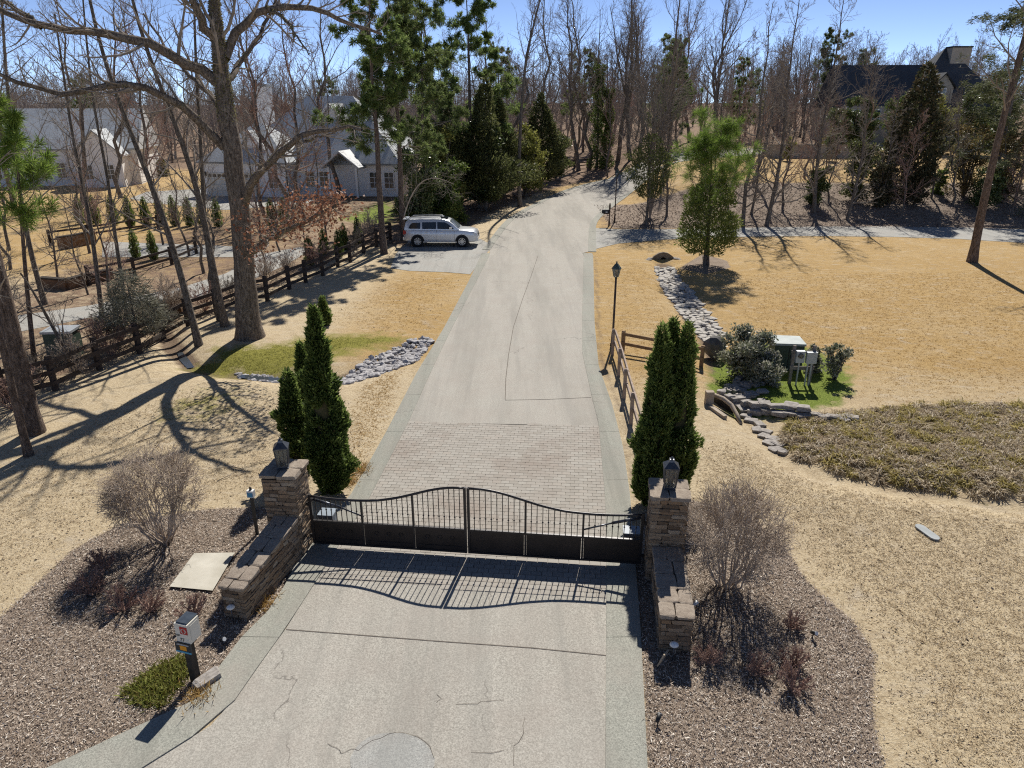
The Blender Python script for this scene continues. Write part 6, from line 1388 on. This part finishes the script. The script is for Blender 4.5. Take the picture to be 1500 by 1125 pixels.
def inpoly_pts(poly, N):
    bb = np.array(poly); out = np.empty((0, 2))
    while len(out) < N:
        p_ = np.stack([rng.uniform(bb[:, 0].min(), bb[:, 0].max(), N * 2), rng.uniform(bb[:, 1].min(), bb[:, 1].max(), N * 2)], 1)
        out = np.vstack([out, p_[sdpoly(p_[:, 0], p_[:, 1], poly) < 0]])
    return out[:N]
def with_z(p_, dz=0.0): return np.concatenate([p_, (hgt(p_[:, 0], p_[:, 1]) + dz)[:, None]], 1)
M_CHIP = islandmat('mulch_chips', [(0, (.07, .053, .04)), (.25, (.23, .175, .13)), (.55, (.43, .345, .27)), (.85, (.62, .54, .45)), (1, (.78, .72, .63))])
for nm, poly, lab in (('mulch_chips', BED_L, 'grey-brown shredded mulch around the concrete utility pad'), ('mulch_chips', BED_R, 'grey-brown shredded mulch below the round bare shrub right of the gate')):
    n = 60000; bb_ = np.array(poly); p_ = inpoly_pts(poly, n); p_ = p_ + rng.normal(size=p_.shape) * .05; sdk = np.maximum(p_[:, 0] - np.interp(p_[:, 1], LO[1], LO[0]) if nm == 'x' or bb_[:, 0].mean() < 0 else np.interp(p_[:, 1], RO[1], RO[0]) - p_[:, 0], -9); p_ = p_[(sdk < .0) | (rng.random(len(p_)) < .05)]; pad = F_([(247, 864), (284, 811), (347, 811), (313, 870)]); p_ = p_[sdpoly(p_[:, 0], p_[:, 1], pad) > 0]; n = len(p_)
    C = with_z(p_, .012); C[:, 2] += rng.random(n) * .02; A = rdir(n); A[:, 2] *= .35; A = nrm(A); B = np.cross(A, np.array((0, 0, 1.0)) + .4 * rng.normal(size=(n, 3))); B = nrm(B)
    V, F = cards(C, A, B, .02 + .09 * rng.random(n) ** 2, .007 + .016 * rng.random(n) ** 2); o = link(nm, mesh_np(nm, V, [F], M_CHIP)); tag(o, lab, 'mulch', kind='stuff')
bankp = np.stack([rng.uniform(8, 48, 16000), rng.uniform(57.2, 70, 16000)], 1); C = with_z(bankp, .02); A = rdir(16000); A[:, 2] *= .4; A = nrm(A); V, F = cards(C, A, perp(A), .10 + .14 * rng.random(16000), .05 * np.ones(16000))
o = link('leaf_litter', mesh_np('leaf_litter', V, [F], islandmat('litter', [(0, (.07, .05, .04)), (.5, (.20, .14, .115)), (1, (.36, .27, .22))]))); tag(o, 'brown leaf litter covering the bank behind the driveway', 'leaf litter', kind='stuff')
M_STRAW = leafmat('straw_blades', (.30, .22, .125), (.55, .45, .30), (.76, .68, .54), .3, .8, .1)
M_GOLDB = leafmat('golden_blades', (.34, .21, .07), (.50, .325, .115), (.62, .45, .20), .3, .8, .1)
lawnR = F_([(1005, 660), (1060, 640), (1120, 655), (1180, 690), (1300, 712), (1560, 745), (1640, 1200), (1310, 1200), (1295, 1125), (1278, 1020), (1283, 960), (1250, 910), (1180, 850), (1150, 800), (1090, 748), (1010, 735)])
lawnL = F_([(0, 690), (150, 600), (300, 560), (410, 570), (520, 590), (555, 640), (520, 715), (455, 735), (400, 740), (300, 746), (180, 766), (110, 803), (0, 905), (-150, 1000), (-200, 800)])
lawnM = F_([(520, 565), (600, 530), (560, 640), (515, 715), (500, 640)])
lawnT = F_([(880, 380), (960, 385), (985, 440), (1030, 500), (1020, 640), (930, 740), (905, 600), (880, 520)])
lawnW = F_([(1070, 400), (1500, 395), (1600, 590), (1290, 598), (1255, 600), (1255, 550), (1180, 505), (1075, 485)])
lawnS = F_([(470, 470), (575, 402), (680, 405), (640, 485), (560, 495)])
def tufts(name, lab, poly, N, hgt_, mat, clump=4, edge=1.2, lie=.35):
    n = N // clump; p_ = inpoly_pts(poly, n); sd = -sdpoly(p_[:, 0], p_[:, 1], poly); p_ = p_[rng.random(n) < np.clip(sd / edge, 0, 1)]; n = len(p_)
    p_ = np.repeat(p_, clump, 0) + rng.normal(size=(n * clump, 2)) * .03; m = len(p_); C = with_z(p_, .0)
    A = nrm(rng.normal(size=(m, 3)) * np.array((.9, .9, .15)) + np.array((0, 0, lie))); V, F = cards(C, A, perp(A), hgt_ * (.5 + rng.random(m)), (.008 + .010 * rng.random(m)) * (hgt_ / .06) ** .7); o = link(name, mesh_np(name, V, [F], mat)); tag(o, lab, 'grass', kind='stuff')
tufts('lawn_grass', 'dry straw-coloured lawn beside the right mulch bed', lawnR, 80000, .05, M_STRAW)
tufts('lawn_grass', 'dry tan lawn under the oak shadow left of the gate', lawnL, 55000, .05, M_STRAW)
tufts('lawn_grass', 'dry golden grass wedge between drive kerb and arborvitae', lawnM, 9000, .05, M_GOLDB, edge=.5)
tufts('lawn_grass', 'golden grass strip between the drive and the swale', lawnT, 18000, .05, M_GOLDB)
tufts('lawn_grass', 'wide golden lawn below the driveway', lawnW, 50000, .055, M_GOLDB)
tufts('lawn_grass', 'golden grass wedge beside the side drive', lawnS, 12000, .05, M_GOLDB)
tufts('moss_grass', 'mossy yellow-green grass at the stream bank', MOSS, 12000, .05, leafmat('moss_blades', (.12, .12, .02), (.24, .24, .045), (.36, .35, .09), .3))
tufts('green_grass', 'bright green grass on the planted island', ISLE, 7000, .06, leafmat('green_blades', (.10, .13, .025), (.20, .25, .045), (.34, .36, .11), .35))
tufts('green_groundcover', 'patch of light green groundcover at the call box post', F_([(170, 1018), (200, 995), (240, 968), (282, 958), (287, 985), (262, 1015), (240, 1040), (205, 1040)]), 5000, .13, leafmat('groundcover', (.16, .12, .04), (.26, .29, .06), (.44, .43, .16), .4), edge=.2, lie=.8)
M_LIRI = leafmat('liriope_blades', (.26, .20, .13), (.50, .41, .28), (.76, .68, .55), .45, .7, .2); M_LIRG = leafmat('liriope_green', (.24, .20, .07), (.42, .35, .12), (.60, .50, .22), .45)
n = 850; NB = 60; p_ = inpoly_pts(LIRI, n); m = n * NB; C = with_z(np.repeat(p_, NB, 0) + rng.normal(size=(m, 2)) * .05); A = nrm(rng.normal(size=(m, 3)) * np.array((.8, .8, .2)) + np.array((0, 0, .6)))
L1 = (.19 + .17 * rng.random(m)) * np.repeat(.7 + .6 * rng.random(n), NB); B = perp(A); A2 = nrm(A + np.array((0, 0, -.9))); W_ = .022
V = np.stack([C - B * W_ / 2, C + B * W_ / 2, C + A * (L1 * .6)[:, None] + B * W_ / 2, C + A * (L1 * .6)[:, None] - B * W_ / 2, C + A * (L1 * .6)[:, None] + A2 * (L1 * .5)[:, None]], 1).reshape(-1, 3)
b_ = np.arange(m)[:, None] * 5; me = mesh_np('liriope', V, [b_ + np.array([[3, 2, 4]]), b_ + np.array([[0, 1, 2, 3]])], [M_LIRI, M_LIRG], fmat=np.tile((np.repeat(rng.random(n), NB) < .35).astype(int), 2))
o = link('liriope_bed', me); tag(o, 'winter-burnt liriope bed with arching tan blades right of the planted island', 'ground cover', kind='stuff')
for bp, lab in (((387, 884), 'dry yellow grass tuft at the foot of the wing wall by the kerb'), ((293, 1018), 'brown grass tuft at the call box post'), ((530, 690), 'pale dry grass clump beside the tall arborvitae'), ((512, 706), 'pale straw clump between kerb and tall arborvitae')):
    q = G(*bp); n = 260; C = np.array(q) + rng.normal(size=(n, 3)) * np.array((.13, .16, 0)); A = nrm(rng.normal(size=(n, 3)) * np.array((.8, .8, .2)) + np.array((0, 0, .6))); V, F = cards(C - np.array(q), A, perp(A), .12 + .14 * rng.random(n), .014 * np.ones(n)); o = link('grass_tuft', mesh_np('grass_tuft', V, [F], M_GOLDB), None, tuple(q)); tag(o, lab, 'grass', kind='stuff')
p = G(305, 1000); o = link('kerb_stone', rock_mesh(rough=.12, name='kerb_stone', mat=M_GREYSTONE), None, (p.x, p.y, .06), .9, (.42, .22, .16)); tag(o, 'flat brown stone at the foot of the call box post', 'stone')
n = 2300; p_ = np.vstack([inpoly_pts(lawnL, 1400), inpoly_pts(lawnR, 500), inpoly_pts(lawnS, 400)]); C = with_z(p_, .015); A = rdir(n); A[:, 2] *= .5; A = nrm(A); V, F = cards(C, A, perp(A), .03 + .06 * rng.random(n), .02 + .02 * rng.random(n))
o = link('fallen_leaves', mesh_np('fallen_leaves', V, [F], islandmat('fallen_leaf', [(0, (.14, .09, .06)), (.5, (.26, .18, .12)), (1, (.42, .32, .23))]))); tag(o, 'brown fallen leaves scattered over the dry lawns', 'leaves', kind='stuff')
# fallen twigs and cones on the shaded lawn
tw_ = MB()
for k in range(9):
    q = G(random.uniform(120, 420), random.uniform(590, 720)); a = random.uniform(0, 6.28); l = random.uniform(.3, .9)
    m_ = MB(); m_.tube([(0, 0, .02), (l * .5 * math.cos(a), l * .5 * math.sin(a), .05), (l * math.cos(a + .3), l * math.sin(a + .3), .02)], [.012, .009, .004], 5); o = m_.obj('fallen_twig', M_TWIG, None, tuple(q)); tag(o, 'fallen twig lying on the tan lawn under the oak', 'twig', 'fallen twigs on the tan lawn')
